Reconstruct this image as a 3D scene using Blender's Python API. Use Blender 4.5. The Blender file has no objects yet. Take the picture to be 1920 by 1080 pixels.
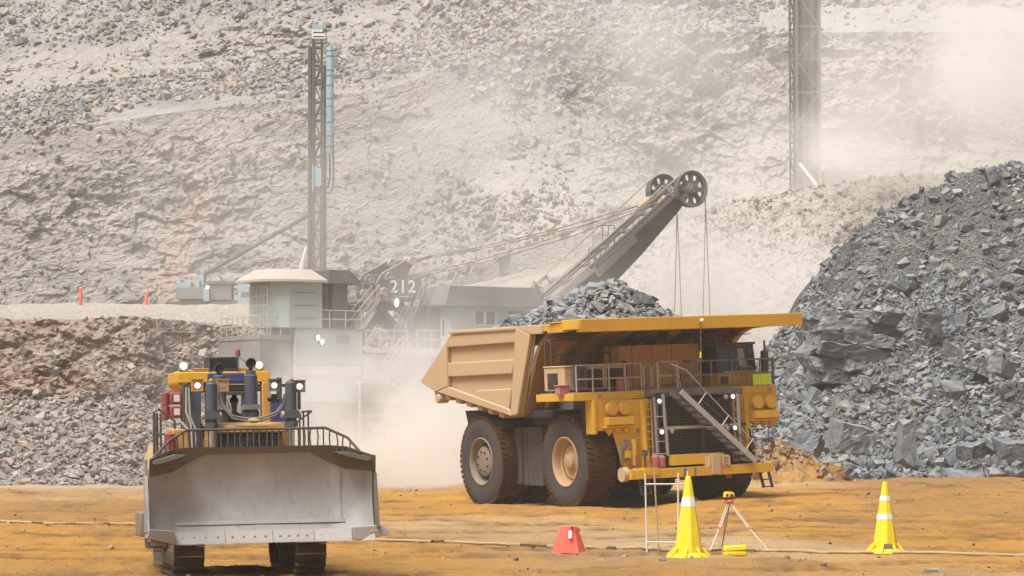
import bpy, bmesh, math, random
import numpy as np
from mathutils import Vector, Matrix
random.seed(7); rng=np.random.default_rng(11)
S=bpy.context.scene; COL=S.collection
# ------------------------------------------------------------------ camera, world, sun, exposure
F_PX=5980.0; TILT=math.atan(290/5980); CH=2.65
cam=bpy.data.cameras.new('camera'); cam.sensor_width=36; cam.lens=F_PX*36/1920; cam.clip_end=9000; cam.clip_start=1
co=bpy.data.objects.new('camera',cam); COL.objects.link(co); co.location=(0,0,CH); co.rotation_euler=(math.pi/2+TILT,0,0); S.camera=co
SUN_EL,SUN_AZ=math.radians(60),math.radians(222)      # azimuth of the sun seen from the place, clockwise from +Y
w=bpy.data.worlds.new('World'); S.world=w; w.use_nodes=True
nt=w.node_tree; bg=nt.nodes['Background']; sky=nt.nodes.new('ShaderNodeTexSky'); sky.sky_type='NISHITA'; sky.sun_disc=False
sky.sun_elevation=SUN_EL; sky.sun_rotation=SUN_AZ; sky.air_density=1.0; sky.dust_density=6.0; sky.ozone_density=.6
hs=nt.nodes.new('ShaderNodeHueSaturation'); hs.inputs['Saturation'].default_value=.5
nt.links.new(sky.outputs[0],hs.inputs['Color']); nt.links.new(hs.outputs[0],bg.inputs[0]); bg.inputs[1].default_value=.085
sl=bpy.data.lights.new('sun','SUN'); sl.energy=2.3; sl.angle=math.radians(30); sl.color=(1,.965,.92)
so=bpy.data.objects.new('sun',sl); COL.objects.link(so)
sd=Vector((math.sin(SUN_AZ)*math.cos(SUN_EL),math.cos(SUN_AZ)*math.cos(SUN_EL),math.sin(SUN_EL)))
so.rotation_euler=sd.to_track_quat('Z','Y').to_euler(); so.location=(0,0,120)
S.view_settings.view_transform='Standard'; S.view_settings.look='None'; S.view_settings.exposure=.72; S.view_settings.gamma=1
S.cycles.use_denoising=True; S.cycles.volume_bounces=6; S.cycles.max_bounces=8; S.cycles.transparent_max_bounces=8
S.cycles.volume_step_rate=1.0; S.cycles.volume_max_steps=256
def at(px,py,D):
    a=(px-960)/F_PX; b=(540-py)/F_PX
    d=np.array([a, math.cos(TILT)-b*math.sin(TILT), math.sin(TILT)+b*math.cos(TILT)])
    p=np.array([0,0,CH])+d*D/d[1]
    return Vector(p)
# ------------------------------------------------------------------ numpy noise
def _h(ix,iy,iz,s):
    n=(ix.astype(np.int64)*374761393+iy.astype(np.int64)*668265263+iz.astype(np.int64)*1440662683+s*974634213)&0x7fffffff
    n=((n^(n>>13))*1274126177)&0x7fffffff; n=((n^(n>>16))*1103515245+12345)&0x7fffffff
    n=n^(n>>15)
    return (n&0xffff)/65535.0
def vnoise(x,y,z,s=0):
    x,y,z=np.broadcast_arrays(np.asarray(x,float),np.asarray(y,float),np.asarray(z,float))
    ix,iy,iz=np.floor(x),np.floor(y),np.floor(z); fx,fy,fz=x-ix,y-iy,z-iz
    fx=fx*fx*(3-2*fx); fy=fy*fy*(3-2*fy); fz=fz*fz*(3-2*fz); r=0
    for a in (0,1):
        for b in (0,1):
            for c in (0,1):
                r=r+_h(ix+a,iy+b,iz+c,s)*(fx if a else 1-fx)*(fy if b else 1-fy)*(fz if c else 1-fz)
    return r*2-1
def fbm(x,y,z=0.,o=4,s=0,g=.5):
    r=0;a=1;f=1;t=0
    for i in range(o):
        r=r+a*vnoise(np.asarray(x)*f,np.asarray(y)*f,np.asarray(z)*f,s+i*17); t+=a; a*=g; f*=2.03
    return r/t
def cell(x,y,z,s=0):
    """blocky cells: a random value per nearest feature point, and the distance to it"""
    ix,iy,iz=np.floor(x),np.floor(y),np.floor(z); best=np.full(np.shape(x),9.); val=np.zeros(np.shape(x))
    for a in (-1,0,1):
        for b in (-1,0,1):
            for c in (-1,0,1):
                jx,jy,jz=ix+a,iy+b,iz+c
                d=(jx+_h(jx,jy,jz,s)-x)**2+(jy+_h(jx,jy,jz,s+1)-y)**2+(jz+_h(jx,jy,jz,s+2)-z)**2
                m=d<best; best=np.where(m,d,best); val=np.where(m,_h(jx,jy,jz,s+3),val)
    return val,np.sqrt(best)
def sst(a,b,x):
    t=np.clip((np.asarray(x,float)-a)/(b-a),0,1); return t*t*(3-2*t)
# ------------------------------------------------------------------ materials
def N(nt,t,**k):
    n=nt.nodes.new(t)
    for a,b in k.items():
        if hasattr(n,a): setattr(n,a,b)
        else: n.inputs[a].default_value=b
    return n
def C4(c): return (c[0],c[1],c[2],1)
def base_mat(name):
    m=bpy.data.materials.new(name); m.use_nodes=True; nt=m.node_tree
    return m,nt,nt.nodes['Principled BSDF']
def mixc(nt,fac,a,b):
    n=nt.nodes.new('ShaderNodeMix'); n.data_type='RGBA'
    for s,v in ((n.inputs['Factor'] if False else n.inputs[0],fac),(n.inputs[6],a),(n.inputs[7],b)):
        if hasattr(v,'links'): nt.links.new(v,s)
        else: s.default_value=v if isinstance(v,(int,float)) else C4(v)
    return n.outputs[2]
def ramp(nt,v,lo,hi):
    n=nt.nodes.new('ShaderNodeMapRange'); n.inputs[1].default_value=lo; n.inputs[2].default_value=hi
    nt.links.new(v,n.inputs[0]); return n.outputs[0]
def mul(nt,a,b,op='MULTIPLY'):
    n=nt.nodes.new('ShaderNodeMath'); n.operation=op; n.use_clamp=(op in('MULTIPLY','MAXIMUM'))
    for i,v in enumerate((a,b)):
        if hasattr(v,'links'): nt.links.new(v,n.inputs[i])
        else: n.inputs[i].default_value=v
    return n.outputs[0]
def noise(nt,scale,detail=4,rough=.6,stretch=None,coord='Object'):
    tc=N(nt,'ShaderNodeTexCoord'); v=tc.outputs[coord]
    if stretch:
        mp=N(nt,'ShaderNodeMapping'); mp.inputs['Scale'].default_value=stretch; nt.links.new(v,mp.inputs[0]); v=mp.outputs[0]
    n=N(nt,'ShaderNodeTexNoise'); n.inputs['Scale'].default_value=scale; n.inputs['Detail'].default_value=detail; n.inputs['Roughness'].default_value=rough
    nt.links.new(v,n.inputs['Vector']); return n.outputs[0]
def upness(nt,lo=.3,hi=.95):
    g=N(nt,'ShaderNodeNewGeometry'); sp=N(nt,'ShaderNodeSeparateXYZ'); nt.links.new(g.outputs['Normal'],sp.inputs[0])
    return ramp(nt,sp.outputs[2],lo,hi)
DUST=(.36,.27,.18)
def paint(name,c,rough=.5,metal=0.,dust=.35,dcol=DUST,scale=1.3,top=.5,c2=None,streak=.25,bump=.08,spec=.4):
    """weathered paint or steel: base colour, grime in patches and runs, dust lying on what faces up"""
    m,nt,p=base_mat(name)
    n1=noise(nt,scale,6,.65); n2=noise(nt,scale*4,4,.6,(1.5,1.5,.25))
    col=mixc(nt,mul(nt,ramp(nt,n2,.45,.8),streak),c,tuple(v*.45 for v in c))
    if c2: col=mixc(nt,ramp(nt,noise(nt,scale*.6,3),.4,.65),col,c2)
    f=mul(nt,ramp(nt,n1,.35,.72),dust)
    f=mul(nt,f,mul(nt,upness(nt),top),'MAXIMUM')
    col=mixc(nt,f,col,dcol)
    nt.links.new(col,p.inputs['Base Color']); p.inputs['Metallic'].default_value=metal
    r=N(nt,'ShaderNodeMapRange'); r.inputs[3].default_value=rough; r.inputs[4].default_value=min(1,rough+.35); nt.links.new(n1,r.inputs[0]); nt.links.new(r.outputs[0],p.inputs['Roughness'])
    p.inputs['Specular IOR Level'].default_value=spec
    if bump:
        b=N(nt,'ShaderNodeBump'); b.inputs['Strength'].default_value=bump; b.inputs['Distance'].default_value=.05; nt.links.new(noise(nt,scale*9,4),b.inputs['Height']); nt.links.new(b.outputs[0],p.inputs['Normal'])
    return m
def lamp_mat(name,c,e):
    m,nt,p=base_mat(name); p.inputs['Base Color'].default_value=C4(c); p.inputs['Emission Color'].default_value=C4(c); p.inputs['Emission Strength'].default_value=e; return m
def rock_mat(name,c1,c2,dust,dcol,bump=.6,vs=2.2,warm=None):
    """broken stone: a tint of its own for every stone (vertex attribute or object colour), mottling, dust on top faces"""
    m,nt,p=base_mat(name)
    at_=N(nt,'ShaderNodeAttribute'); at_.attribute_name='tint'; oi=N(nt,'ShaderNodeObjectInfo')
    sp=N(nt,'ShaderNodeSeparateColor'); nt.links.new(oi.outputs['Color'],sp.inputs[0])
    sa=N(nt,'ShaderNodeSeparateColor'); nt.links.new(at_.outputs['Color'],sa.inputs[0])
    t=mul(nt,sa.outputs[0],sp.outputs[0],'ADD'); wv=mul(nt,sa.outputs[1],sp.outputs[1],'ADD')
    col=mixc(nt,t,c1,c2)
    if warm: col=mixc(nt,ramp(nt,wv,.6,1.0),col,warm)
    n=noise(nt,vs,6,.7)
    col=mixc(nt,mul(nt,ramp(nt,n,.35,.75),.5),col,tuple(v*.5 for v in c1))
    col=mixc(nt,mul(nt,mul(nt,upness(nt,.2,.9),ramp(nt,noise(nt,.35,4),.3,.62)),dust),col,dcol)
    nt.links.new(col,p.inputs['Base Color']); p.inputs['Roughness'].default_value=.9; p.inputs['Specular IOR Level'].default_value=.25
    b=N(nt,'ShaderNodeBump'); b.inputs['Strength'].default_value=bump; b.inputs['Distance'].default_value=.08
    nt.links.new(noise(nt,vs*2.5,8,.7),b.inputs['Height']); nt.links.new(b.outputs[0],p.inputs['Normal'])
    return m
M={}
M['yellow']=paint('yellow paint',(.70,.40,.028),.42,0,.26,(.42,.27,.11),.9,.45,c2=(.62,.345,.024))
M['yellow_dirty']=paint('dirty yellow paint',(.52,.27,.06),.5,0,.5,(.38,.25,.12),.9,.6)
M['sand']=paint('dusty tan body paint',(.50,.355,.20),.6,0,.5,(.42,.335,.23),.45,.8,streak=.10,bump=.12)
M['frame']=paint('black frame steel',(.018,.017,.016),.6,0,.25,(.12,.08,.045),1.2,.3)
M['cavity_shade']=paint('brown canopy underside with painted shade',(.30,.175,.05),.7,0,.35,(.17,.115,.06),.7,.3)  # yellow darkened to brown: the shade under the canopy is put into the colour
M['tank']=paint('dark grey tank steel',(.06,.062,.058),.6,.1,.35,(.2,.16,.12),1.2,.4)
M['steel']=paint('grey painted steel',(.17,.175,.18),.5,.2,.35,(.34,.27,.2),1.5,.5)
M['bright']=paint('galvanised rail',(.42,.42,.41),.45,.4,.2,(.36,.3,.24),2,.3)
M['darkrail']=paint('dark rail steel',(.075,.065,.06),.55,.1,.25,(.25,.18,.12),2,.4)
M['grille']=paint('black radiator core',(.012,.013,.014),.7,0,.15,(.10,.08,.06),1.5,.1)
M['rubber']=paint('grey tyre rubber',(.055,.05,.05),.85,0,.3,(.14,.11,.092),.9,.1,streak=.1,bump=.12,spec=.2)
M['mud']=paint('mud caked tread rubber',(.06,.031,.013),.95,0,.6,(.14,.066,.024),1.3,.2,streak=.3,bump=.4,spec=.1)
M['rim']=paint('dusty tan wheel rim',(.46,.30,.15),.6,0,.5,(.40,.28,.17),1.6,.4)
M['rimgrey']=paint('grey brown wheel hub',(.21,.17,.12),.7,0,.5,(.30,.24,.17),1.6,.4)
M['cabglass']=paint('dark cab glass',(.02,.026,.03),.08,0,.12,(.25,.2,.15),1.2,.2,bump=0,spec=.8)
M['cabdark']=paint('charcoal cab paint',(.05,.055,.06),.5,0,.3,(.2,.16,.12),1.4,.4)
M['lime']=paint('lime green panel',(.58,.78,.04),.45,0,.08,DUST,1,.1)
M['red']=paint('red extinguisher paint',(.24,.03,.035),.45,0,.3,(.4,.25,.2),1.5,.3)
M['pink']=paint('dust covered red extinguisher',(.42,.13,.13),.6,0,.4,(.45,.28,.22),1.5,.3)
M['white']=paint('chipped white paint',(.72,.70,.66),.5,0,.25,(.45,.33,.2),2,.2)
M['navy']=paint('navy blue panel',(.025,.045,.16),.45,0,.2,DUST,1.4,.3)
M['cyl']=paint('blue grey cylinder paint',(.055,.075,.105),.45,.1,.25,(.22,.18,.15),1.6,.4)
M['chrome']=paint('chrome rod',(.7,.7,.68),.12,1,.05,DUST,2,.1,bump=0)
M['blade']=paint('polished blade steel',(.29,.287,.28),.45,.25,.35,(.33,.315,.29),2.2,.45,c2=(.36,.355,.35),streak=.4,bump=.15)
M['bladedark']=paint('brown weathered blade steel',(.14,.125,.105),.7,.1,.35,(.2,.165,.13),1.1,.35)
M['edge']=paint('worn bright cutting edge',(.34,.335,.33),.5,.25,.35,(.48,.40,.32),1.5,.4)
M['rust']=paint('rusty dust',(.42,.22,.08),.9,0,.4,DUST,3,.4)
M['track']=paint('track shoe steel',(.075,.06,.05),.6,.3,.5,(.20,.14,.08),2,.5)
M['trackend']=paint('dusty track frame',(.22,.18,.14),.8,.1,.5,(.3,.23,.16),2,.5)
M['hose']=paint('grey hydraulic hose',(.2,.19,.175),.7,0,.3,DUST,3,.4)
M['lamp']=lamp_mat('lit white lamp',(1,.95,.88),2.2); M['lampwarm']=lamp_mat('lit warm lamp',(1,.80,.42),1.6); M['lamporange']=lamp_mat('small orange lamp',(1,.6,.25),3)
M['lampoff']=paint('unlit lamp glass',(.35,.33,.3),.15,.2,.2,DUST,2,.2)
M['conered']=paint('red plastic',(.80,.12,.08),.5,0,.25,(.6,.3,.2),2,.15)
M['coneyellow']=paint('yellow plastic',(.84,.64,.012),.5,0,.32,(.58,.40,.13),2.2,.15)
M['reflect']=paint('white reflective band',(.80,.79,.76),.4,0,.15,(.5,.4,.3),2,.1)
M['blueshed']=paint('pale blue green cladding',(.30,.385,.385),.65,0,.5,(.40,.36,.30),.35,.6)
M['blueshed2']=paint('pale blue drill paint',(.25,.40,.46),.55,0,.3,(.45,.40,.33),.6,.5)
M['whiteshed']=paint('off white cladding',(.52,.49,.44),.65,0,.45,(.44,.38,.30),.4,.5)
M['shovelgrey']=paint('grey dusty machine steel',(.17,.167,.165),.65,0,.5,(.36,.32,.27),.45,.7)
M['shoveldark']=paint('dark grey machine steel',(.11,.11,.112),.7,0,.4,(.3,.265,.225),.5,.6)
M['roofgrey']=paint('light grey roof sheet',(.45,.40,.36),.6,0,.3,(.48,.4,.33),.5,.4)
M['rope']=paint('dusty wire rope',(.36,.30,.23),.8,.1,.3,(.45,.36,.27),3,.3)
M['mast']=paint('blue grey mast steel',(.085,.088,.085),.65,.2,.35,(.22,.18,.14),.7,.5)
M['mastpale']=paint('dust coated mast steel',(.17,.16,.145),.7,.1,.45,(.33,.29,.24),.7,.5)
M['masttan']=paint('tan feed column',(.40,.33,.23),.6,0,.4,(.42,.33,.24),.8,.4)
M['orangeplast']=paint('orange red plastic',(.7,.16,.05),.5,0,.15,DUST,4,.2)
M['black']=paint('black plastic',(.015,.015,.016),.5,0,.15,DUST,3,.3)
M['glassgreen']=paint('pale green rear window',(.34,.42,.33),.1,0,.1,DUST,1,.1,bump=0)
M['hosecream']=paint('cream water hose',(.46,.35,.21),.7,0,.4,(.5,.33,.15),3,.4)
M['skin']=paint('skin',(.30,.17,.11),.55,0,0,DUST,3,0,streak=0,bump=0)
M['shirt']=paint('green shirt cloth',(.04,.16,.05),.85,0,.1,DUST,6,.1,bump=.2)
M['trousers']=paint('dark trousers cloth',(.03,.035,.05),.9,0,.1,DUST,6,.1,bump=.2)
M['hair']=paint('black hair',(.01,.009,.008),.7,0,0,DUST,6,0)
# ------------------------------------------------------------------ mesh builder
class MB:
    def __init__(s): s.v=[]; s.f=[]; s.m=[]
    def add(s,vs,fs,mi=0):
        b=len(s.v); s.v+= [tuple(v) for v in vs]; s.f+=[tuple(i+b for i in f) for f in fs]; s.m+=[mi]*len(fs); return s
    def bx(s,x0,x1,y0,y1,z0,z1,mi=0):
        vs=[(x,y,z) for x in(x0,x1) for y in(y0,y1) for z in(z0,z1)]
        return s.add(vs,[(0,1,3,2),(4,6,7,5),(0,4,5,1),(2,3,7,6),(0,2,6,4),(1,5,7,3)],mi)
    def beam(s,p0,p1,w,h,mi=0,up=(0,0,1)):
        p0,p1=Vector(p0),Vector(p1); d=(p1-p0)
        if d.length<1e-6: return s
        d.normalize(); u=Vector(up)
        if abs(d.dot(u))>.98: u=Vector((1,0,0)) if abs(d.x)<.9 else Vector((0,1,0))
        a=d.cross(u).normalized()*w/2; b=a.cross(d).normalized()*h/2
        vs=[p+sa*a+sb*b for p in(p0,p1) for sa,sb in((-1,-1),(1,-1),(1,1),(-1,1))]
        return s.add(vs,[(0,3,2,1),(4,5,6,7),(0,1,5,4),(1,2,6,5),(2,3,7,6),(3,0,4,7)],mi)
    def tube(s,pts,r,n=8,mi=0):
        pts=[Vector(p) for p in pts]; rs=r if isinstance(r,(list,tuple)) else [r]*len(pts)
        d0=(pts[1]-pts[0]).normalized(); a=d0.orthogonal().normalized(); vs=[]; fs=[]
        for i,p in enumerate(pts):
            d=(pts[min(i+1,len(pts)-1)]-pts[max(i-1,0)]).normalized()
            a=(a-d*a.dot(d)).normalized(); b=d.cross(a)
            for k in range(n):
                t=2*math.pi*k/n; vs.append(p+(a*math.cos(t)+b*math.sin(t))*rs[i])
        for i in range(len(pts)-1):
            for k in range(n): fs.append((i*n+k,i*n+(k+1)%n,(i+1)*n+(k+1)%n,(i+1)*n+k))
        fs.append(tuple(range(n))[::-1]); fs.append(tuple(range((len(pts)-1)*n,len(pts)*n)))
        return s.add(vs,fs,mi)
    def prism(s,poly,ax,a,b,mi=0):
        """poly: 2-D outline in the two other axes (in x,y,z order), extruded along axis ax from a to b"""
        n=len(poly); vs=[]
        for c in (a,b):
            for p in poly:
                q=list(p); q.insert(ax,c); vs.append(q)
        return s.add(vs,[tuple(range(n)),tuple(range(n,2*n))[::-1]]+[(i,i+n,(i+1)%n+n,(i+1)%n) for i in range(n)],mi)
    def lathe(s,prof,c,ax=(0,1,0),n=24,mi=0,mis=None,close=False,cap0=True):
        """prof: (radius, offset along ax) list"""
        ax=Vector(ax).normalized(); a=ax.orthogonal().normalized(); b=ax.cross(a); c=Vector(c); vs=[]; fs=[]; ms=[]
        for r,h in prof:
            for k in range(n):
                t=2*math.pi*k/n; vs.append(c+ax*h+(a*math.cos(t)+b*math.sin(t))*max(r,1e-4))
        L=len(prof)
        for i in range(L if close else L-1):
            j=(i+1)%L
            for k in range(n):
                fs.append((i*n+k,i*n+(k+1)%n,j*n+(k+1)%n,j*n+k)); ms.append(mis[i] if mis else mi)
        if not close:
            (fs.append(tuple(range(n))[::-1]),ms.append(mis[0] if mis else mi)) if cap0 else None; fs.append(tuple(range((L-1)*n,L*n))); ms.append(mis[-1] if mis else mi)
        bb=len(s.v); s.v+=[tuple(v) for v in vs]; s.f+=[tuple(i+bb for i in f) for f in fs]; s.m+=ms; return s
    def cyl(s,p0,p1,r,n=14,mi=0): return s.tube([p0,p1],r,n,mi)
    def ball(s,c,r,n=10,mi=0,sc=(1,1,1)):
        vs=[];fs=[]
        for i in range(n+1):
            t=math.pi*i/n
            for k in range(2*n):
                p=math.pi*k/n; vs.append((c[0]+r*sc[0]*max(math.sin(t),.001)*math.cos(p),c[1]+r*sc[1]*max(math.sin(t),.001)*math.sin(p),c[2]+r*sc[2]*math.cos(t)))
        for i in range(n):
            for k in range(2*n): fs.append((i*2*n+k,(i+1)*2*n+k,(i+1)*2*n+(k+1)%(2*n),i*2*n+(k+1)%(2*n)))
        return s.add(vs,fs,mi)
    def build(s,name,mats,parent=None,bevel=0,smooth=35):
        me=bpy.data.meshes.new(name); me.from_pydata(s.v,[],s.f)
        if not isinstance(mats,(list,tuple)): mats=[mats]
        for m in mats: me.materials.append(M[m] if isinstance(m,str) else m)
        me.polygons.foreach_set('material_index',s.m)
        b=bmesh.new(); b.from_mesh(me); bmesh.ops.recalc_face_normals(b,faces=b.faces); b.to_mesh(me); b.free()
        if smooth:
            me.polygons.foreach_set('use_smooth',[True]*len(me.polygons)); me.set_sharp_from_angle(angle=math.radians(smooth))
        o=bpy.data.objects.new(name,me); COL.objects.link(o)
        if parent: o.parent=parent
        if bevel:
            bv=o.modifiers.new('bevel','BEVEL'); bv.width=bevel; bv.segments=2; bv.limit_method='ANGLE'; bv.angle_limit=math.radians(40)
        return o
def tag(o,label=None,cat=None,group=None,kind=None):
    if label: o['label']=label
    if cat: o['category']=cat
    if group: o['group']=group
    if kind: o['kind']=kind
    return o
def thing(name,label,cat,loc=(0,0,0),rot=(0,0,0),group=None):
    o=bpy.data.objects.new(name,None); COL.objects.link(o); o.location=loc; o.rotation_euler=rot; o.empty_display_size=.3
    return tag(o,label,cat,group)
def copy_tree(o,parent=None):
    c=o.copy(); COL.objects.link(c)
    if parent: c.parent=parent
    for ch in list(o.children): copy_tree(ch,c)
    return c
def rails(mb,pts,h,posts,r=.03,mids=(.5,),mi=0):
    """handrail along pts (at foot height): top rail, mid rails, posts every so often"""
    P=[Vector(p) for p in pts]
    for q in [1.0]+list(mids):
        mb.tube([p+Vector((0,0,h*q)) for p in P],r,6,mi)
    for a,b in zip(P[:-1],P[1:]):
        n=max(1,int(round((b-a).length/posts)))
        for i in range(0 if a is P[0] else 1,n+1):
            p=a.lerp(b,i/n); mb.tube([p,p+Vector((0,0,h))],r,6,mi)
    return mb
# ------------------------------------------------------------------ terrain
def grid_mesh(name,X,Y,Z,mat,attrs=None,smooth=False,wrap=False):
    n,m=X.shape; co=np.stack([X,Y,Z],-1).reshape(-1,3).astype(np.float32)
    i=np.arange(n-1)[:,None]*m+np.arange(m-1)[None,:]; q=np.stack([i,i+1,i+m+1,i+m],-1).reshape(-1,4).astype(np.int32)
    me=bpy.data.meshes.new(name); me.vertices.add(n*m); me.vertices.foreach_set('co',co.ravel())
    k=len(q); me.loops.add(k*4); me.loops.foreach_set('vertex_index',q.ravel()); me.polygons.add(k)
    me.polygons.foreach_set('loop_start',np.arange(k,dtype=np.int32)*4)
    me.polygons.foreach_set('use_smooth',np.full(k,smooth)); me.update(calc_edges=True)
    for a,v in (attrs or {}).items():
        t=me.color_attributes.new(a,'FLOAT_COLOR','POINT'); c=np.ones((n*m,4),np.float32); v=np.asarray(v,np.float32).reshape(n*m,-1); c[:,:v.shape[1]]=v; t.data.foreach_set('color',c.ravel())
    me.materials.append(mat); o=bpy.data.objects.new(name,me); COL.objects.link(o); tag(o,kind='structure'); return o
def ground_z(X,Y):
    X=np.asarray(X,float); Y=np.asarray(Y,float)
    v=(X-5.7)*.875+(Y-131.6)*.485
    z=np.clip((v+3.3)*.0436,0,.42)*sst(108,122,Y)*(1-sst(-12,-4,-(X+0))*0)
    z=z*sst(-6,2,X)
    z=z+.12*sst(140,168,Y)*sst(9,18,X)
    z=z+.25*np.exp(-((X-23)/7)**2-((Y-166)/5)**2)
    return z
TRK=[(66,.10,.3,2.4),(72,-.16,.3,2.4),(80,.07,.6,5.6),(87,.22,.6,5.6),(95,-.10,.6,6.0),(102,.12,.6,6.0),(111,-.2,.6,6),(119,.05,.6,6),(150,-.12,.6,6),(161,.1,.6,6)]
def tracks(X,Y):
    t=0*X; br=sst(-.25,.15,fbm(X*.12,Y*.08,6,3,201))
    for i,(y0,sl_,hw,gap) in enumerate(TRK):
        for s_ in (-.5,.5):
            yc=y0+sl_*X+2.5*np.sin(X*.05+i)+s_*gap*1.05; d=np.abs(Y-yc)/(hw*1.9)
            t=np.maximum(t,(1-sst(.6,1,d))*(.65+.35*np.sin(X*(6.5 if hw>.4 else 14)+3*np.sign(Y-yc)))*br)
    return t
def ground_d(X,Y):
    """ruts, clods and heaps of the graded dirt floor"""
    far=sst(95,190,Y)
    z=.10*fbm(X*.22,Y*.10,0,4,3)+.05*fbm(X*.9,Y*.5,1,4,5)+(.03+.03*far)*fbm(X*3.1,Y*2.2,2,3,9)+.035*np.maximum(0,fbm(X*1.7,Y*.9,4,3,13)-.1)
    for q,(sx,sy,sd) in enumerate(((.03,.16,21),(.05,.10,23),(.08,.22,25))):
        r=fbm(X*sx+Y*.015,Y*sy,5,3,sd); z=z-.085*np.exp(-(r/.06)**2)+.05*np.exp(-((np.abs(r)-.13)/.05)**2)
    z=z-.085*tracks(X,Y)
    z=z+far*.14*np.maximum(0,fbm(X*.35,Y*.25,7,4,31)-.12)*2
    return z
gm,nt,p=base_mat('orange dirt')
a=noise(nt,.07,5,.65,(1,.28,1)); b=noise(nt,.42,6,.72,(1,.5,1)); c=noise(nt,3.2,6,.7,(1,.45,1)); d=noise(nt,.035,3,.5,(1,.5,1)); e=noise(nt,14,4,.7)
col=mixc(nt,ramp(nt,a,.38,.60),(.56,.285,.052),(.37,.205,.075))
col=mixc(nt,mul(nt,ramp(nt,b,.50,.66),.85),col,(.19,.105,.048))
col=mixc(nt,mul(nt,ramp(nt,d,.50,.62),.75),col,(.54,.40,.24))
col=mixc(nt,mul(nt,ramp(nt,c,.55,.75),.55),col,(.55,.385,.19))
col=mixc(nt,mul(nt,ramp(nt,e,.60,.72),.5),col,(.16,.095,.05))
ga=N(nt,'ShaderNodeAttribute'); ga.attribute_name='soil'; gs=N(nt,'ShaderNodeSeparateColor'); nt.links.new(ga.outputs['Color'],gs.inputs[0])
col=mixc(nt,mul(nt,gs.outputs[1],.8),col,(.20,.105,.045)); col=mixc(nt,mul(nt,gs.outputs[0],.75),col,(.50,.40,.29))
nt.links.new(col,p.inputs['Base Color']); p.inputs['Roughness'].default_value=.95; p.inputs['Specular IOR Level'].default_value=.15
bp=N(nt,'ShaderNodeBump'); bp.inputs['Strength'].default_value=1.0; bp.inputs['Distance'].default_value=.09; nt.links.new(mul(nt,c,e,'ADD'),bp.inputs['Height']); nt.links.new(bp.outputs[0],p.inputs['Normal'])
xs=np.concatenate([[-3000,-900,-300,-140,-80,-55],np.arange(-44,44.01,.22),[55,80,140,300,900,3000]])
ys=np.concatenate([[-400,-60,0,25,42,50],np.arange(55,110,.16),np.arange(110,250,.32),[255,270,300,400,900,3000]])
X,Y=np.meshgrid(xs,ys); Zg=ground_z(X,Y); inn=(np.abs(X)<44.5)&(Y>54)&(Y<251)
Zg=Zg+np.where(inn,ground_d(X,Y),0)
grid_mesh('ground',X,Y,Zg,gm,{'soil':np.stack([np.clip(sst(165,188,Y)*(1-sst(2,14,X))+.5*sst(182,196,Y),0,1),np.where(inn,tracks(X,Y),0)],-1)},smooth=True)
def gz(x,y): return float(ground_z(x,y)+ground_d(np.array(x),np.array(y)))
# rock faces: one material, colours by kind of ground (vertex attribute: r rock/rubble, g redness, b pale dust)
def cliff_mat(name,rock,rub,red,pale,bump=.9,dark=(.09,.08,.075)):
    m,nt,p=base_mat(name); at_=N(nt,'ShaderNodeAttribute'); at_.attribute_name='ground_kind'; s=N(nt,'ShaderNodeSeparateColor'); nt.links.new(at_.outputs['Color'],s.inputs[0])
    n0=noise(nt,.11,5,.62,(1,1,2.4)); n1=noise(nt,.8,7,.7,(1,1,1.6)); n2=noise(nt,4,6,.75)
    rk=mixc(nt,ramp(nt,n0,.35,.65),rock,tuple(v*.66 for v in rock)); rk=mixc(nt,mul(nt,ramp(nt,n1,.54,.72),.7),rk,dark)
    rb=mixc(nt,ramp(nt,n2,.35,.65),rub,tuple(v*.45 for v in rub))
    col=mixc(nt,s.outputs[0],rb,rk); col=mixc(nt,s.outputs[1],col,red)
    col=mixc(nt,mul(nt,upness(nt,.45,.9),mul(nt,ramp(nt,n0,.3,.6),.55)),col,pale)
    col=mixc(nt,s.outputs[2],col,pale)
    nt.links.new(col,p.inputs['Base Color']); p.inputs['Roughness'].default_value=.95; p.inputs['Specular IOR Level'].default_value=.15
    v=N(nt,'ShaderNodeTexVoronoi'); v.feature='DISTANCE_TO_EDGE'; v.inputs['Scale'].default_value=.9
    tc=N(nt,'ShaderNodeTexCoord'); mp=N(nt,'ShaderNodeMapping'); mp.inputs['Scale'].default_value=(.8,.8,1.7); mp.inputs['Rotation'].default_value=(.2,.35,0)
    wn=N(nt,'ShaderNodeTexNoise'); wn.inputs['Scale'].default_value=.7; wn.inputs['Detail'].default_value=5
    nt.links.new(tc.outputs['Object'],wn.inputs['Vector']); va=N(nt,'ShaderNodeVectorMath'); va.operation='MULTIPLY_ADD'; va.inputs[1].default_value=(1.6,1.6,1.6)
    nt.links.new(wn.outputs['Color'],va.inputs[0]); nt.links.new(tc.outputs['Object'],va.inputs[2]); nt.links.new(va.outputs[0],mp.inputs[0]); nt.links.new(mp.outputs[0],v.inputs['Vector'])
    hgt=mul(nt,mul(nt,ramp(nt,v.outputs['Distance'],0,.12),.35),mul(nt,n1,1.0),'ADD'); hgt=mul(nt,hgt,mul(nt,n2,.35),'ADD')
    bp=N(nt,'ShaderNodeBump'); bp.inputs['Strength'].default_value=bump; bp.inputs['Distance'].default_value=.5; nt.links.new(hgt,bp.inputs['Height']); nt.links.new(bp.outputs[0],p.inputs['Normal'])
    return m
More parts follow.
